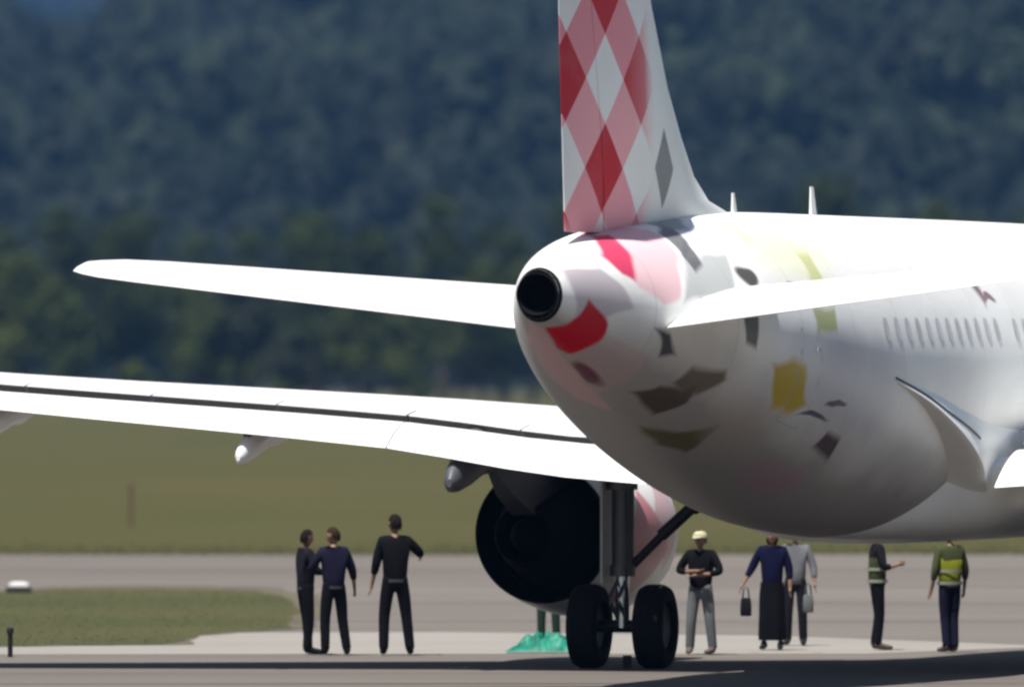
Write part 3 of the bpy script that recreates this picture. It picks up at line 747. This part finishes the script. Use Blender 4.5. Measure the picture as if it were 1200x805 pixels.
kind('green_shrub', 2, 6.5, 6.5, .3, 1300, .30, 14, M_leafB)
LBL = {'tall': ('tall dark green tree outside the frame in the belt below the hill', 'tall dark trees beyond the airfield'),
       'mid': ('mid green broad tree outside the frame beyond the meadow', 'mid green trees beyond the airfield'),
       'pale': ('pale grey green tree outside the frame beyond the meadow', 'pale trees beyond the airfield'),
       'shrub': ('low dark bush outside the frame at the meadow edge', 'dark bushes at the meadow edge'),
       'green_shrub': ('low brighter green bush outside the frame at the meadow edge', 'green bushes at the meadow edge')}
def tree(key, x, y, rz, sc, label=None):
    me, tm = random.choice(KINDS[key]); nm = 'tree' if 'shrub' not in key else 'bush'
    t = thing(nm, label or LBL[key][0], nm, (x, y, 0), rz, LBL[key][1]); t.scale = (sc, sc, sc*random.uniform(.93, 1.07))
    c = bpy.data.objects.new('crown', me); COL.objects.link(c); c.parent = t
    k = bpy.data.objects.new('trunk', tm); COL.objects.link(k); k.parent = t
def at(px, d): return (px-600)/F*d
ORD = 'first second third fourth fifth sixth seventh eighth ninth tenth eleventh twelfth thirteenth fourteenth fifteenth sixteenth seventeenth eighteenth nineteenth twentieth'.split()
WORD = {'tall': 'tall dark tree', 'mid': 'mid green tree', 'pale': 'pale grey green tree', 'shrub': 'low dark bush', 'green_shrub': 'low bright green bush'}
def row(kinds, y, j0, j1, s0, s1, step, where):
    x = -84; i = 0
    while x < 84:
        k = random.choice(kinds); yy = y+random.uniform(j0, j1); lab = None; px = 600+x/yy*F
        if 0 <= px <= 1200: lab = f'{WORD[k]}, {ORD[i]} from the left in {where}'; i += 1
        tree(k, x, yy, random.uniform(0, 6.28), random.uniform(s0, s1), lab); x += random.uniform(*step)
row(('tall',), 1600, -8, 25, .88, 1.14, (5.8, 8.6), 'the row below the hill')
row(('mid', 'mid', 'mid', 'tall'), 1560, -10, 10, .8, 1.08, (6.4, 9.6), 'the middle row of the belt')
row(('shrub', 'shrub', 'green_shrub', 'mid'), 1515, -8, 8, .75, 1.1, (6.2, 9), 'the meadow edge row')
tree('mid', at(15, 1530), 1530, 1.0, 1.25, 'bright green tree at the left edge above the far tailplane tip')
tree('pale', at(280, 1525), 1525, .3, 1.55, 'pale grey green tree rising just above the left tailplane')
tree('pale', at(335, 1500), 1500, 1.3, .85, 'pale low tree between the left tailplane and the left wing')

# ------------------------------------------------------------ hills with forest
def fbm(x, y, s, o=3):
    return sum(noise.noise(Vector((x/s*2**k, y/s*2**k, 7.7+k)))/2**k for k in range(o))
def hill_h(x, y):
    px = x/y*F+600
    ridge = 92 + 26*math.tanh((x+20)/110) + 10*noise.noise(Vector((x/140, 0, 3.1))) - 21*math.exp(-((x+114)/52)**2)
    u = min(1, max(0, (y-2250)/1000)); u2 = max(0, (y-3250)/1400)
    base = ridge*(u*u*(3-2*u))
    rel = fbm(x, y, 80)*21*min(1, u*3)
    return max(-2, base*(1-min(1, u2)**2*.8)+rel*(1 if u > 0 else 0)-.5)
def terrain(name, x0, x1, y0, y1, nx, ny, fn, m):
    vs = [(lerp(x0, x1, i/nx), lerp(y0, y1, j/ny), fn(lerp(x0, x1, i/nx), lerp(y0, y1, j/ny))) for j in range(ny+1) for i in range(nx+1)]
    fs = [(j*(nx+1)+i, j*(nx+1)+i+1, (j+1)*(nx+1)+i+1, (j+1)*(nx+1)+i) for j in range(ny) for i in range(nx)]
    return tag(pyd(name, vs, fs, None, (m,), True), kind='structure')
M_slope = ground_mat('forest_floor', (.010, .016, .006), (.014, .02, .008), (.014, .018, .01), .02, .1)
terrain('wooded_hill', -700, 700, 2200, 4600, 90, 120, hill_h, M_slope)
def far_h(x, y):
    u = min(1, max(0, (y-5200)/1800)); return 215*(u*u*(3-2*u))+14*noise.noise(Vector((x/260, y/600, 9)))-3
terrain('distant_ridge', -2200, 2200, 5200, 7400, 70, 30, far_h, M_slope)
def forest(name, label, x0, x1, y0, y1, n, hfn, csize, nl, leafs, seed, core=True):
    rg = np.random.default_rng(seed); CV = []; PV = []; NV = []; HV = []; HC = []; CF = []
    ico = bmesh.new(); bmesh.ops.create_icosphere(ico, subdivisions=1, radius=1); iv = np.array([v.co[:] for v in ico.verts]); it = np.array([[v.index for v in f.verts] for f in ico.faces]); ico.free()
    for k in range(n):
        y = rg.uniform(y0, y1); x = rg.uniform(x0, x1); z = hfn(x, y)
        if z < .5: continue
        r = csize*rg.uniform(.6, 1.35); hgt = r*rg.uniform(1.5, 2.3); hue = min(1, max(0, .42+1.05*noise.noise(Vector((x/38, y/70, 2)))+.3*noise.noise(Vector((x/14, y/25, 5)))+rg.normal(0, .09)))
        c = np.array((x, y, z+hgt*.55))
        if core:
            b = len(CV)*len(iv); CV.append(c+iv*np.array((r*.62, r*.62, hgt*.5))*(1+rg.normal(0, .1, (len(iv), 1)))); CF.append(it+b); HC.append(np.full(len(iv), hue*.7))
        d = rg.normal(0, 1, (nl, 3)); d /= np.linalg.norm(d, axis=1)[:, None]; d[:, 2] = np.abs(d[:, 2])*1.0-.15; d[:, 1] *= np.where(d[:, 1] > .3, -1, 1)
        lump = 1+.22*np.sin(d[:, 0]*5+k)+.18*np.sin(d[:, 2]*7+k*2)
        PV.append(c+d*lump[:, None]*np.array((r*.8, r*.8, hgt*.55))); NV.append(d); HV.append(np.clip(hue+rg.normal(0, .15, nl), 0, 1))
    P = np.concatenate(PV); VV, FF = leaves(P, np.concatenate(NV), leafs); hue = np.repeat(np.concatenate(HV), 4)
    FT3 = np.concatenate([FF[:, [0, 1, 2]], FF[:, [0, 2, 3]]])
    if core:
        cv = np.concatenate(CV); FT3 = np.concatenate([FT3, np.concatenate(CF)+len(VV)]); VV = np.concatenate([VV, cv]); hue = np.concatenate([hue, np.concatenate(HC)])
    me = arr_mesh(name, VV, FT3, hue, 3); me.materials.append(M_forest)
    return tag(bpy.data.objects.new(name, me), label, 'forest', kind='stuff')
M_forest = leaf_mat('hill_foliage', (.004, .009, .007), (.026, .040, .018), (.004, .009, .007))
COL.objects.link(forest('hill_forest', 'dark mixed forest covering the hill behind the airfield', -190, 190, 2260, 3420, 3700, hill_h, 8.8, 60, 1.8, 5))
COL.objects.link(forest('hill_forest_flank', 'forest on the hill flanks beyond both edges of the view', -600, 600, 2260, 3420, 4000, hill_h, 9, 22, 2.6, 6))
COL.objects.link(forest('distant_forest', 'hazy forest on the farthest ridge at the top left', -420, 420, 6000, 7000, 2600, far_h, 11, 16, 3.2, 8))

# ------------------------------------------------------------ people
def skin_mesh(name, chains, parent, mats, sub=2, root=0):
    """chains: {joint: (pos, radius or (rx, ry))}, edges"""
    V, E = chains; bm = bmesh.new(); ly = bm.verts.layers.skin.verify(); vv = {}
    for i, (k, (p, rd)) in enumerate(V.items()):
        v = bm.verts.new(p); v[ly].radius = rd if isinstance(rd, tuple) else (rd, rd); v[ly].use_root = (i == root); vv[k] = v
    for a, b_ in E: bm.edges.new((vv[a], vv[b_]))
    me = bpy.data.meshes.new(name); bm.to_mesh(me); bm.free(); o = bpy.data.objects.new(name, me); COL.objects.link(o)
    md = o.modifiers.new('skin', 'SKIN'); md.use_smooth_shade = True; sb = o.modifiers.new('sub', 'SUBSURF'); sb.levels = sub; sb.render_levels = sub
    bpy.context.view_layer.update()
    m2 = bpy.data.meshes.new_from_object(o.evaluated_get(bpy.context.evaluated_depsgraph_get())); bpy.data.objects.remove(o)
    m2.name = name; o = bpy.data.objects.new(name, m2); COL.objects.link(o); o.parent = parent
    m2.materials.clear()
    for m in mats: m2.materials.append(m)
    m2.polygons.foreach_set('use_smooth', [True]*len(m2.polygons)); return o
M_skinA = mat('tanned_skin', (.22, .12, .08), .55, 0, .1, 10); M_skinB = mat('dark_skin', (.12, .065, .042), .55, 0, .1, 10)
M_hairD = mat('dark_hair', (.014, .011, .010), .9, 0, .4, 30, .05); M_hairB = mat('brown_hair', (.03, .02, .013), .9, 0, .4, 30, .05)
M_eye = mat('eye', (.05, .04, .035), .2)
CL = {}
def cloth(nm, col):
    if nm not in CL: CL[nm] = mat(nm, col, .9, 0, .3, 5, .06, .5)
    return CL[nm]
def head(parent, c, fwd, tilt, skin, hair, long=False):
    """head as one displaced sphere: cranium, jaw, nose, brow, ears; hair as a child shell"""
    bm = bmesh.new(); bmesh.ops.create_icosphere(bm, subdivisions=4, radius=1)
    Rm = Matrix.Rotation(fwd, 3, 'Z') @ Matrix.Rotation(tilt, 3, 'X')
    for v in bm.verts:
        x, y, z = v.co; wv = 1-.22*max(0, -z)**1.3
        p = Vector((x*.076*wv, y*.096*(1-.10*max(0, -z)), z*.118))
        if y > 0: p.y += .020*math.exp(-((x/.16)**2+((z+.18)/.22)**2)); p.y -= .010*math.exp(-(((abs(x)-.38)/.16)**2+((z-.08)/.12)**2)); p.y += .006*math.exp(-((x/.3)**2+((z+.52)/.10)**2)); p.y += .010*math.exp(-((x/.3)**2+((z+.85)/.16)**2))
        if abs(x) > .9 and abs(y) < .25 and abs(z) < .3: p.x *= 1.14
        v.co = c+Rm @ p
    me = bpy.data.meshes.new('head'); bm.to_mesh(me); bm.free(); hd = link('head', me, parent, (skin,), True)
    for sx in (-1, 1):
        e = MB().lathe(c+Rm @ Vector((sx*.030, .080, .010)), Rm @ Vector((0, 1, 0)), [(-.01, .012), (.0, .011), (.006, .006), (.008, 0)], 10); e.obj('eye', M_eye, hd, True)
    if hair is not None:
        bm = bmesh.new(); bmesh.ops.create_icosphere(bm, subdivisions=4, radius=1); kill = []
        for v in bm.verts:
            x, y, z = v.co; nn = noise.noise(Vector((x*5, y*5, z*5+c.x)))*.022
            if (y > .25 and z < .42) or (z < (-.9 if long else -.62)+.1*math.sin(x*9)) or (abs(y) <= .25 and z < (-.28 if not long else -.8)): kill.append(v)
            v.co = c+Rm @ Vector((x*(.084+nn), y*(.103+nn)-.004, z*(.125+nn)+.006-(.05 if long and z < -.2 else 0)))
        bmesh.ops.delete(bm, geom=kill, context='VERTS'); me = bpy.data.meshes.new('hair'); bm.to_mesh(me); bm.free(); link('hair', me, hd, (hair,), True)
    return hd, Rm
def person(label, px, py, h, face, top, low, shoe, skin=None, hair=None, pose=None, skirt=False, long_hair=False, cap=None, vest=None, width=1.0, group=None, sleeve=.55):
    """face: heading in degrees (0 = away from the viewer, 180 = towards), measured anticlockwise"""
    g = gp(px, py); root = thing('person', label, 'person', (g[0], g[1], 0.012), R(face), group); sc = h/1.80; root.scale = (sc*width, sc*width, sc)
    pose = pose or {}; skin = skin or M_skinA; P = {}
    P['pelvis'] = (0, 0, .97); P['waist'] = (0, 0, 1.10); P['chest'] = (0, .01, 1.30); P['neck'] = (0, 0, 1.50); P['nape'] = (0, .01, 1.575)
    for s_, n_ in ((-1, 'l'), (1, 'r')):
        P['hip'+n_] = (s_*.095, 0, .90); P['knee'+n_] = (s_*.11, .02, .49); P['ankle'+n_] = (s_*.12, -.02, .09); P['toe'+n_] = (s_*.135, .17, .035)
        P['sho'+n_] = (s_*.18, 0, 1.455); P['elb'+n_] = (s_*.25, -.02, 1.15); P['wri'+n_] = (s_*.27, .06, .91)
    P.update(pose.get('j', {}))
    P = {k: Vector(v) for k, v in P.items()}
    Rd = dict(pelvis=(.135, .10), waist=(.125, .095), chest=(.145, .105), neck=.068, nape=.06)
    for n_ in 'lr': Rd.update({'hip'+n_: .085, 'knee'+n_: .055, 'ankle'+n_: .032, 'toe'+n_: .02, 'sho'+n_: .058, 'elb'+n_: .040, 'wri'+n_: .027})
    E = [('pelvis', 'waist'), ('waist', 'chest'), ('chest', 'neck'), ('neck', 'nape')]
    for n_ in 'lr': E += [('pelvis', 'hip'+n_), ('hip'+n_, 'knee'+n_), ('knee'+n_, 'ankle'+n_), ('ankle'+n_, 'toe'+n_), ('chest', 'sho'+n_), ('sho'+n_, 'elb'+n_), ('elb'+n_, 'wri'+n_)]
    V = {k: (P[k], Rd[k]) for k in Rd}
    # palms and five fingers on each hand
    for s_, n_ in ((-1, 'l'), (1, 'r')):
        d = (P['wri'+n_]-P['elb'+n_]).normalized(); ref = Vector((0, 1, 0)) if abs(d.y) < .8 else Vector((0, 0, 1))
        side = d.cross(ref).normalized(); side = d.cross(side).normalized(); nrm = d.cross(side).normalized()
        V['palm'+n_] = (P['wri'+n_]+d*.055, (.030, .018)); E.append(('wri'+n_, 'palm'+n_))
        for i, (off, ln) in enumerate(((-.030, .062), (-.010, .075), (.010, .070), (.029, .055))):
            a = P['wri'+n_]+d*.09+side*off; m_ = a+d*ln*.5+nrm*.006; t_ = a+d*ln+nrm*.020
            V[f'k{i}{n_}'] = (a, .0095); V[f'm{i}{n_}'] = (m_, .0085); V[f't{i}{n_}'] = (t_, .007)
            E += [('palm'+n_, f'k{i}{n_}'), (f'k{i}{n_}', f'm{i}{n_}'), (f'm{i}{n_}', f't{i}{n_}')]
        a = P['wri'+n_]+d*.035-side*.034; V['th1'+n_] = (a+d*.02-side*.01, .011); V['th2'+n_] = (a+d*.055-side*.012, .009)
        E += [('palm'+n_, 'th1'+n_), ('th1'+n_, 'th2'+n_)]
    skin_mesh('body', (V, E), root, (skin,), 1)
    # shirt, trousers / skirt, shoes
    wri = {n_: lerp(P['elb'+n_], P['wri'+n_], sleeve if sleeve > 0 else 0) for n_ in 'lr'}
    SV = {'chest': (P['chest'], (.190, .135)), 'waist': (P['waist'], (.170, .130)), 'hem': (P['pelvis']-Vector((0, 0, .11)), (.170, .138)), 'neck': (P['neck']+Vector((0, 0, .02)), .075)}
    SE = [('chest', 'waist'), ('waist', 'hem'), ('chest', 'neck')]
    for n_ in 'lr':
        SV['sho'+n_] = (P['sho'+n_], .086); SV['elb'+n_] = (lerp(P['sho'+n_], P['elb'+n_], .95), .064); SE += [('chest', 'sho'+n_), ('sho'+n_, 'elb'+n_)]
        if sleeve > 0: SV['cuff'+n_] = (wri[n_], .045); SE.append(('elb'+n_, 'cuff'+n_))
    sh = skin_mesh('shirt', (SV, SE), root, (top,), 2)
    if vest:
        VV = {'chest': (P['chest']+Vector((0, 0, .02)), (.19, .148)), 'waist': (P['waist'], (.178, .145)), 'hem': (P['pelvis']+Vector((0, 0, -.06)), (.185, .15)), 'top': (P['neck']-Vector((0, 0, .05)), .10)}
        for n_ in 'lr': VV['s'+n_] = (P['sho'+n_]*.92+P['chest']*.08, .088)
        v = skin_mesh('safety_vest', (VV, [('chest', 'waist'), ('waist', 'hem'), ('chest', 'top'), ('chest', 'sl'), ('chest', 'sr')]), root, (vest,), 2)
        m = MB()
        for zz in (.99, 1.16): m.lathe(P['waist']+Vector((0, 0, zz-1.1)), (0, 0, 1), [(-.022, .192), (.022, .192)], 28)
        for q in m.v: q.y = (q.y-P['waist'].y)*.82+P['waist'].y
        m.obj('reflective_band', M_refl, v, True)
    if skirt:
        prof = [(.0, .165), (.2, .185), (.5, .19), (.8, .20), (.86, .19)]; rs = []
        for dz, rr in prof: rs.append([Vector((P['pelvis'].x+rr*math.cos(a)*(1+.05*math.sin(a*7)), P['pelvis'].y+rr*.72*math.sin(a)*(1+.05*math.cos(a*6)), 1.0-dz)) for a in [2*math.pi*i/36 for i in range(36)]])
        vs, fs = loft(rs, True, False); o = pyd('long_skirt', vs, fs, root, (low,), True, 60); fixn(o)
    else:
        TV = {'pelvis': (P['pelvis']+Vector((0, 0, .13)), (.150, .115)), 'seat': (P['pelvis']-Vector((0, 0, .04)), (.15, .12))}; TE = [('pelvis', 'seat')]
        for n_ in 'lr':
            TV['hip'+n_] = (P['hip'+n_], .102); TV['knee'+n_] = (P['knee'+n_], .078); TV['cuff'+n_] = (lerp(P['knee'+n_], P['ankle'+n_], 1.12), .066); TE += [('seat', 'hip'+n_), ('hip'+n_, 'knee'+n_), ('knee'+n_, 'cuff'+n_)]
        tr = skin_mesh('trousers', (TV, TE), root, (low,), 2)
        m = MB().lathe((P['pelvis'].x, P['pelvis'].y, P['pelvis'].z-.015), (0, 0, 1), [(-.02, .158), (.02, .158)], 24)
        for q in m.v: q.y = (q.y-P['pelvis'].y)*.8+P['pelvis'].y
        m.obj('belt', M_rubber_shade, tr, True)
    for n_ in 'lr':
        a, b_ = P['ankle'+n_], P['toe'+n_]; d = (b_-a); d.z = 0; d.normalize(); heel = a-d*.045; heel.z = .045
        skin_mesh('shoe', ({'a': (heel, (.046, .045)), 'b': (Vector((a.x, a.y, .055)), (.046, .05)), 'c': (Vector((b_.x, b_.y, .04)), (.048, .034)), 'd': (Vector((b_.x, b_.y, .03))+d*.05, (.035, .025)), 'e': (Vector((a.x, a.y, .14)), .052)}, [('a', 'b'), ('b', 'c'), ('c', 'd'), ('b', 'e')]), root, (shoe,), 1, 1)
    hf = R(pose.get('head', 0)); hc = P['nape']+Vector((0, .015, .10))
    hd, Rm = head(root, hc, hf, R(pose.get('nod', 0)), skin, hair, long_hair)
    if cap:
        m = MB().lathe(hc+Rm @ Vector((0, -.002, .035)), Rm @ Vector((0, -.08, 1)), [(-.005, .101), (.03, .100), (.06, .088), (.085, .062), (.096, .02), (.098, 0)], 24)
        m.add([hc+Rm @ Vector((x*.075, .085+yy, .045-yy*.18+zz)) for x, yy in ((-1, 0), (-.75, .05), (0, .085), (.75, .05), (1, 0)) for zz in (0, .008)], [(0, 2, 4, 6, 8), (9, 7, 5, 3, 1), (0, 1, 3, 2), (2, 3, 5, 4), (4, 5, 7, 6), (6, 7, 9, 8)])
        m.obj('cap', cap, hd, True, 50)
    return root
M_refl = mat('reflective_tape', (.22, .24, .20), .4); NAVY = cloth('navy_cloth', (.012, .012, .028)); BLK = cloth('black_cloth', (.006, .006, .008)); CHAR = cloth('charcoal_cloth', (.013, .012, .017))
GRYT = cloth('grey_trousers', (.13, .14, .15)); LGREY = cloth('light_grey_shirt', (.13, .135, .15)); BLUE = cloth('royal_blue_shirt', (.006, .007, .028)); YEL = cloth('yellow_vest_cloth', (.21, .23, .02)); OLV = cloth('olive_vest_cloth', (.055, .065, .03)); YW = cloth('pale_yellow_cap', (.45, .42, .28)); SHB = cloth('black_shoe', (.015, .014, .014)); BRN = cloth('brown_shoe', (.10, .08, .07)); GRNB = cloth('dark_green_trousers', (.02, .04, .03))
person('leftmost person in dark clothes, arms reaching towards the taller neighbour', 358, 767, 1.76, -70, CHAR, BLK, SHB, hair=M_hairD, pose={'j': {'kneel': (-.08, .05, .49), 'anklel': (-.10, .08, .09), 'toel': (-.11, .26, .035), 'elbr': (.24, .10, 1.18), 'wrir': (.16, .33, 1.20), 'elbl': (-.25, .08, 1.17), 'wril': (-.18, .30, 1.16)}, 'head': 10, 'nod': -6})
person('person in dark navy with one arm held out, second from the left', 391, 768, 1.80, 20, NAVY, BLK, SHB, hair=M_hairB, pose={'j': {'hipr': (.10, 0, .90), 'kneer': (.14, .02, .49), 'ankler': (.19, -.02, .09), 'toer': (.25, .13, .035), 'kneel': (-.13, 0, .49), 'anklel': (-.14, -.04, .09), 'elbr': (.30, .03, 1.17), 'wrir': (.36, .14, .96), 'elbl': (-.31, .10, 1.20), 'wril': (-.20, .32, 1.22)}, 'head': 45, 'nod': -8})
person('tall person in black standing alone with one elbow raised outwards', 463, 768, 1.98, 8, BLK, BLK, SHB, hair=M_hairD, pose={'j': {'elbr': (.33, .02, 1.30), 'wrir': (.36, .24, 1.26), 'elbl': (-.25, 0, 1.15), 'wril': (-.29, .05, .92), 'kneer': (.15, .02, .49), 'ankler': (.19, -.02, .09), 'toer': (.22, .16, .035), 'kneel': (-.14, .02, .49), 'anklel': (-.15, -.02, .09)}, 'head': 25}, width=1.0)
person('person in black top, grey trousers and pale yellow cap with folded arms', 821, 767, 1.74, 165, BLK, GRYT, BRN, hair=M_hairD, cap=YW, pose={'j': {'elbr': (.31, .08, 1.20), 'wrir': (.02, .22, 1.22), 'elbl': (-.32, .08, 1.19), 'wril': (-.02, .24, 1.16), 'kneer': (.13, .02, .49), 'ankler': (.16, -.02, .09), 'kneel': (-.14, .02, .49), 'anklel': (-.17, -.02, .09)}, 'head': -12, 'nod': -4}, width=1.05)
person('person in deep blue top and long black skirt below the tail, head hidden', 905, 762, 1.76, 172, BLUE, BLK, SHB, hair=M_hairB, skirt=True, long_hair=True, pose={'j': {'elbr': (.31, .02, 1.18), 'wrir': (.42, .10, .97), 'elbl': (-.26, .0, 1.15), 'wril': (-.27, .06, .92)}}, width=1.0)
person('person in light grey shirt behind the one in the long black skirt', 932, 757, 1.74, 175, LGREY, CHAR, SHB, hair=M_hairD, pose={'j': {'elbl': (-.28, .02, 1.18), 'wril': (-.30, .10, .96)}}, sleeve=.8)
person('person in olive vest and black trousers standing side-on under the fuselage', 1028, 762, 1.80, -80, CHAR, BLK, BRN, hair=M_hairD, vest=OLV, pose={'j': {'elbr': (.25, .06, 1.17), 'wrir': (.20, .26, 1.22), 'kneel': (-.08, .04, .49), 'toel': (-.11, .20, .035)}}, width=.95)
person('person in bright yellow safety vest and navy trousers, rightmost of all', 1113, 765, 1.80, 25, OLV, NAVY, BRN, hair=M_hairD, vest=YEL, pose={'j': {'elbr': (.26, 0, 1.15), 'wrir': (.27, .06, .93), 'kneer': (.07, .02, .49), 'ankler': (.07, -.02, .09), 'kneel': (-.07, .02, .49), 'anklel': (-.06, -.02, .09), 'toer': (.09, .17, .035), 'toel': (-.08, .17, .035)}}, width=.97)
person('person behind the engine with only the lower legs in dark green trousers showing', 643, 752, 1.72, 170, CHAR, GRNB, SHB, hair=M_hairD)

# things held or standing about
def hexbag(label, px, py, z, wd, dp, ht, m, nm='shoulder_bag', strap=True):
    d = gp(px, 765)[1]; x = at(px, d); k = MB(); rs = []
    for u, sx in ((0, .82), (.08, 1), (.55, 1.0), (.9, .9), (1, .7)):
        rs.append([Vector((sx*wd*math.copysign(abs(math.cos(a))**.6, math.cos(a)), sx*dp*math.copysign(abs(math.sin(a))**.6, math.sin(a)), u*ht)) for a in [2*math.pi*i/20 for i in range(20)]])
    t = thing(nm, label, 'bag', (x, d-.05, z)); k.add(*loft(rs)).obj('pouch', m, t, True, 50)
    if strap:
        MB().tube([(-wd*.6, 0, ht*.95), (-wd*.4, 0, ht+.12), (0, 0, ht+.17), (wd*.4, 0, ht+.12), (wd*.6, 0, ht*.95)], .012, 8, False).obj('handle', M_rubber_shade, t, True)
    return t
hexbag('dark hand bag held at the left side of the person in the long skirt', 874, 765, .53, .08, .05, .26, CHAR)
hexbag('grey hand bag held on the right by the person in light grey', 947, 765, .58, .075, .05, .26, GRYT)
# crumpled teal sheet left of the wheels
g = gp(636, 777); m = MB(); n1, n2 = 44, 26; vs = []; fs = []
for j in range(n2+1):
    for i in range(n1+1):
        u, v = i/n1, j/n2; x = (u-.5)*1.0; y = (v-.5)*.8; env = max(0, 1-abs(2*u-1)**2.4)*max(0, 1-abs(2*v-1)**2.2)
        hh = (.07+.30*u)*env*(1+1.1*noise.noise(Vector((x*5, y*5, 1)))+.6*noise.noise(Vector((x*13, y*13, 4))))+.015
        vs.append((x+.05*noise.noise(Vector((x*6, y*6, 9))), y+.05*noise.noise(Vector((x*6, y*6, 3))), max(.012, hh)))
for j in range(n2):
    for i in range(n1): a = j*(n1+1)+i; fs.append((a, a+1, a+n1+2, a+n1+1))
sh = pyd('plastic_sheet', vs, fs, None, (M_teal,), True, 40); sh.location = (at(634, 201.3), 201.3, .02); tag(sh, 'crumpled teal plastic sheet lying on the apron left of the wheels', 'sheet')
# wheel chock
k = MB(); rs = [[Vector((x, y, z)) for y, z in ((-.13, 0), (.13, 0), (.03, .17), (-.03, .17))] for x in (-.06, 0, .06)]
k.add(*loft(rs)); o = k.obj('wheel_chock', M_dark); o.location = (at(735, 190.6), 190.6, .02); tag(o, 'small black wheel chock on the apron between the two tyres', 'wheel chock')
# white topped taxiway marker
t = thing('taxiway_light', 'small white topped box light on the apron at the far left', 'airfield light', (*gp(22, 695), 0))
k = MB(); rs = [[Vector((a*sx*.23, b_*.16*sx, z)) for a, b_ in ((-1, -1), (1, -1), (1, 1), (-1, 1))] for z, sx in ((0, 1.0), (.10, 1.0), (.13, .85))]
k.add(*loft(rs)).obj('housing', M_dark, t); k = MB(); rs = [[Vector((a*sx*.18, b_*.13*sx, z)) for a, b_ in ((-1, -1), (1, -1), (1, 1), (-1, 1))] for z, sx in ((.131, 1.0), (.17, 1.0), (.20, .6))]
k.add(*loft(rs)).obj('lens_cover', M_white, t)
t = thing('marker_post', 'short dark post at the lower left edge beside the grass verge', 'post', (*gp(12, 770), 0))
MB().tube([(0, 0, 0), (0, 0, .34)], .035, 12).obj('stem', M_dark, t, True); MB().lathe((0, 0, .34), (0, 0, 1), [(0, .05), (.05, .055), (.08, .04), (.09, 0)], 14).obj('post_cap', M_dark, t, True)
t = thing('marker_stake', 'thin faded orange stake standing in the dry meadow', 'stake', (*gp(153, 617), 0))
M_or = mat('faded_orange', (.12, .075, .04), .8); MB().tube([(0, 0, 0), (.01, 0, 1.1)], .05, 8).obj('stem', M_or, t, True); MB().box((0, 0, .98), (.11, .11, .12)).obj('stake_head', M_or, t)

# ------------------------------------------------------------ haze
def haze_box(dens, col, aniso):
    b = MB().box((0, 3600, 128.5), (5200, 8400, 259)); 
    m = bpy.data.materials.new('haze_air'); m.use_nodes = True; t = m.node_tree; t.nodes.remove(t.nodes['Principled BSDF'])
    v = t.nodes.new('ShaderNodeVolumePrincipled'); v.inputs['Color'].default_value = (*col, 1); v.inputs['Density'].default_value = dens; v.inputs['Anisotropy'].default_value = aniso
    t.links.new(v.outputs[0], t.nodes['Material Output'].inputs['Volume'])
    for p in range(len(b.v)): b.v[p].z -= 1.5
    return tag(b.obj('haze', m), 'thin blue summer haze filling the air over the airfield', None, kind='stuff')
haze_box(.000037, (.20, .47, 1.0), 0)
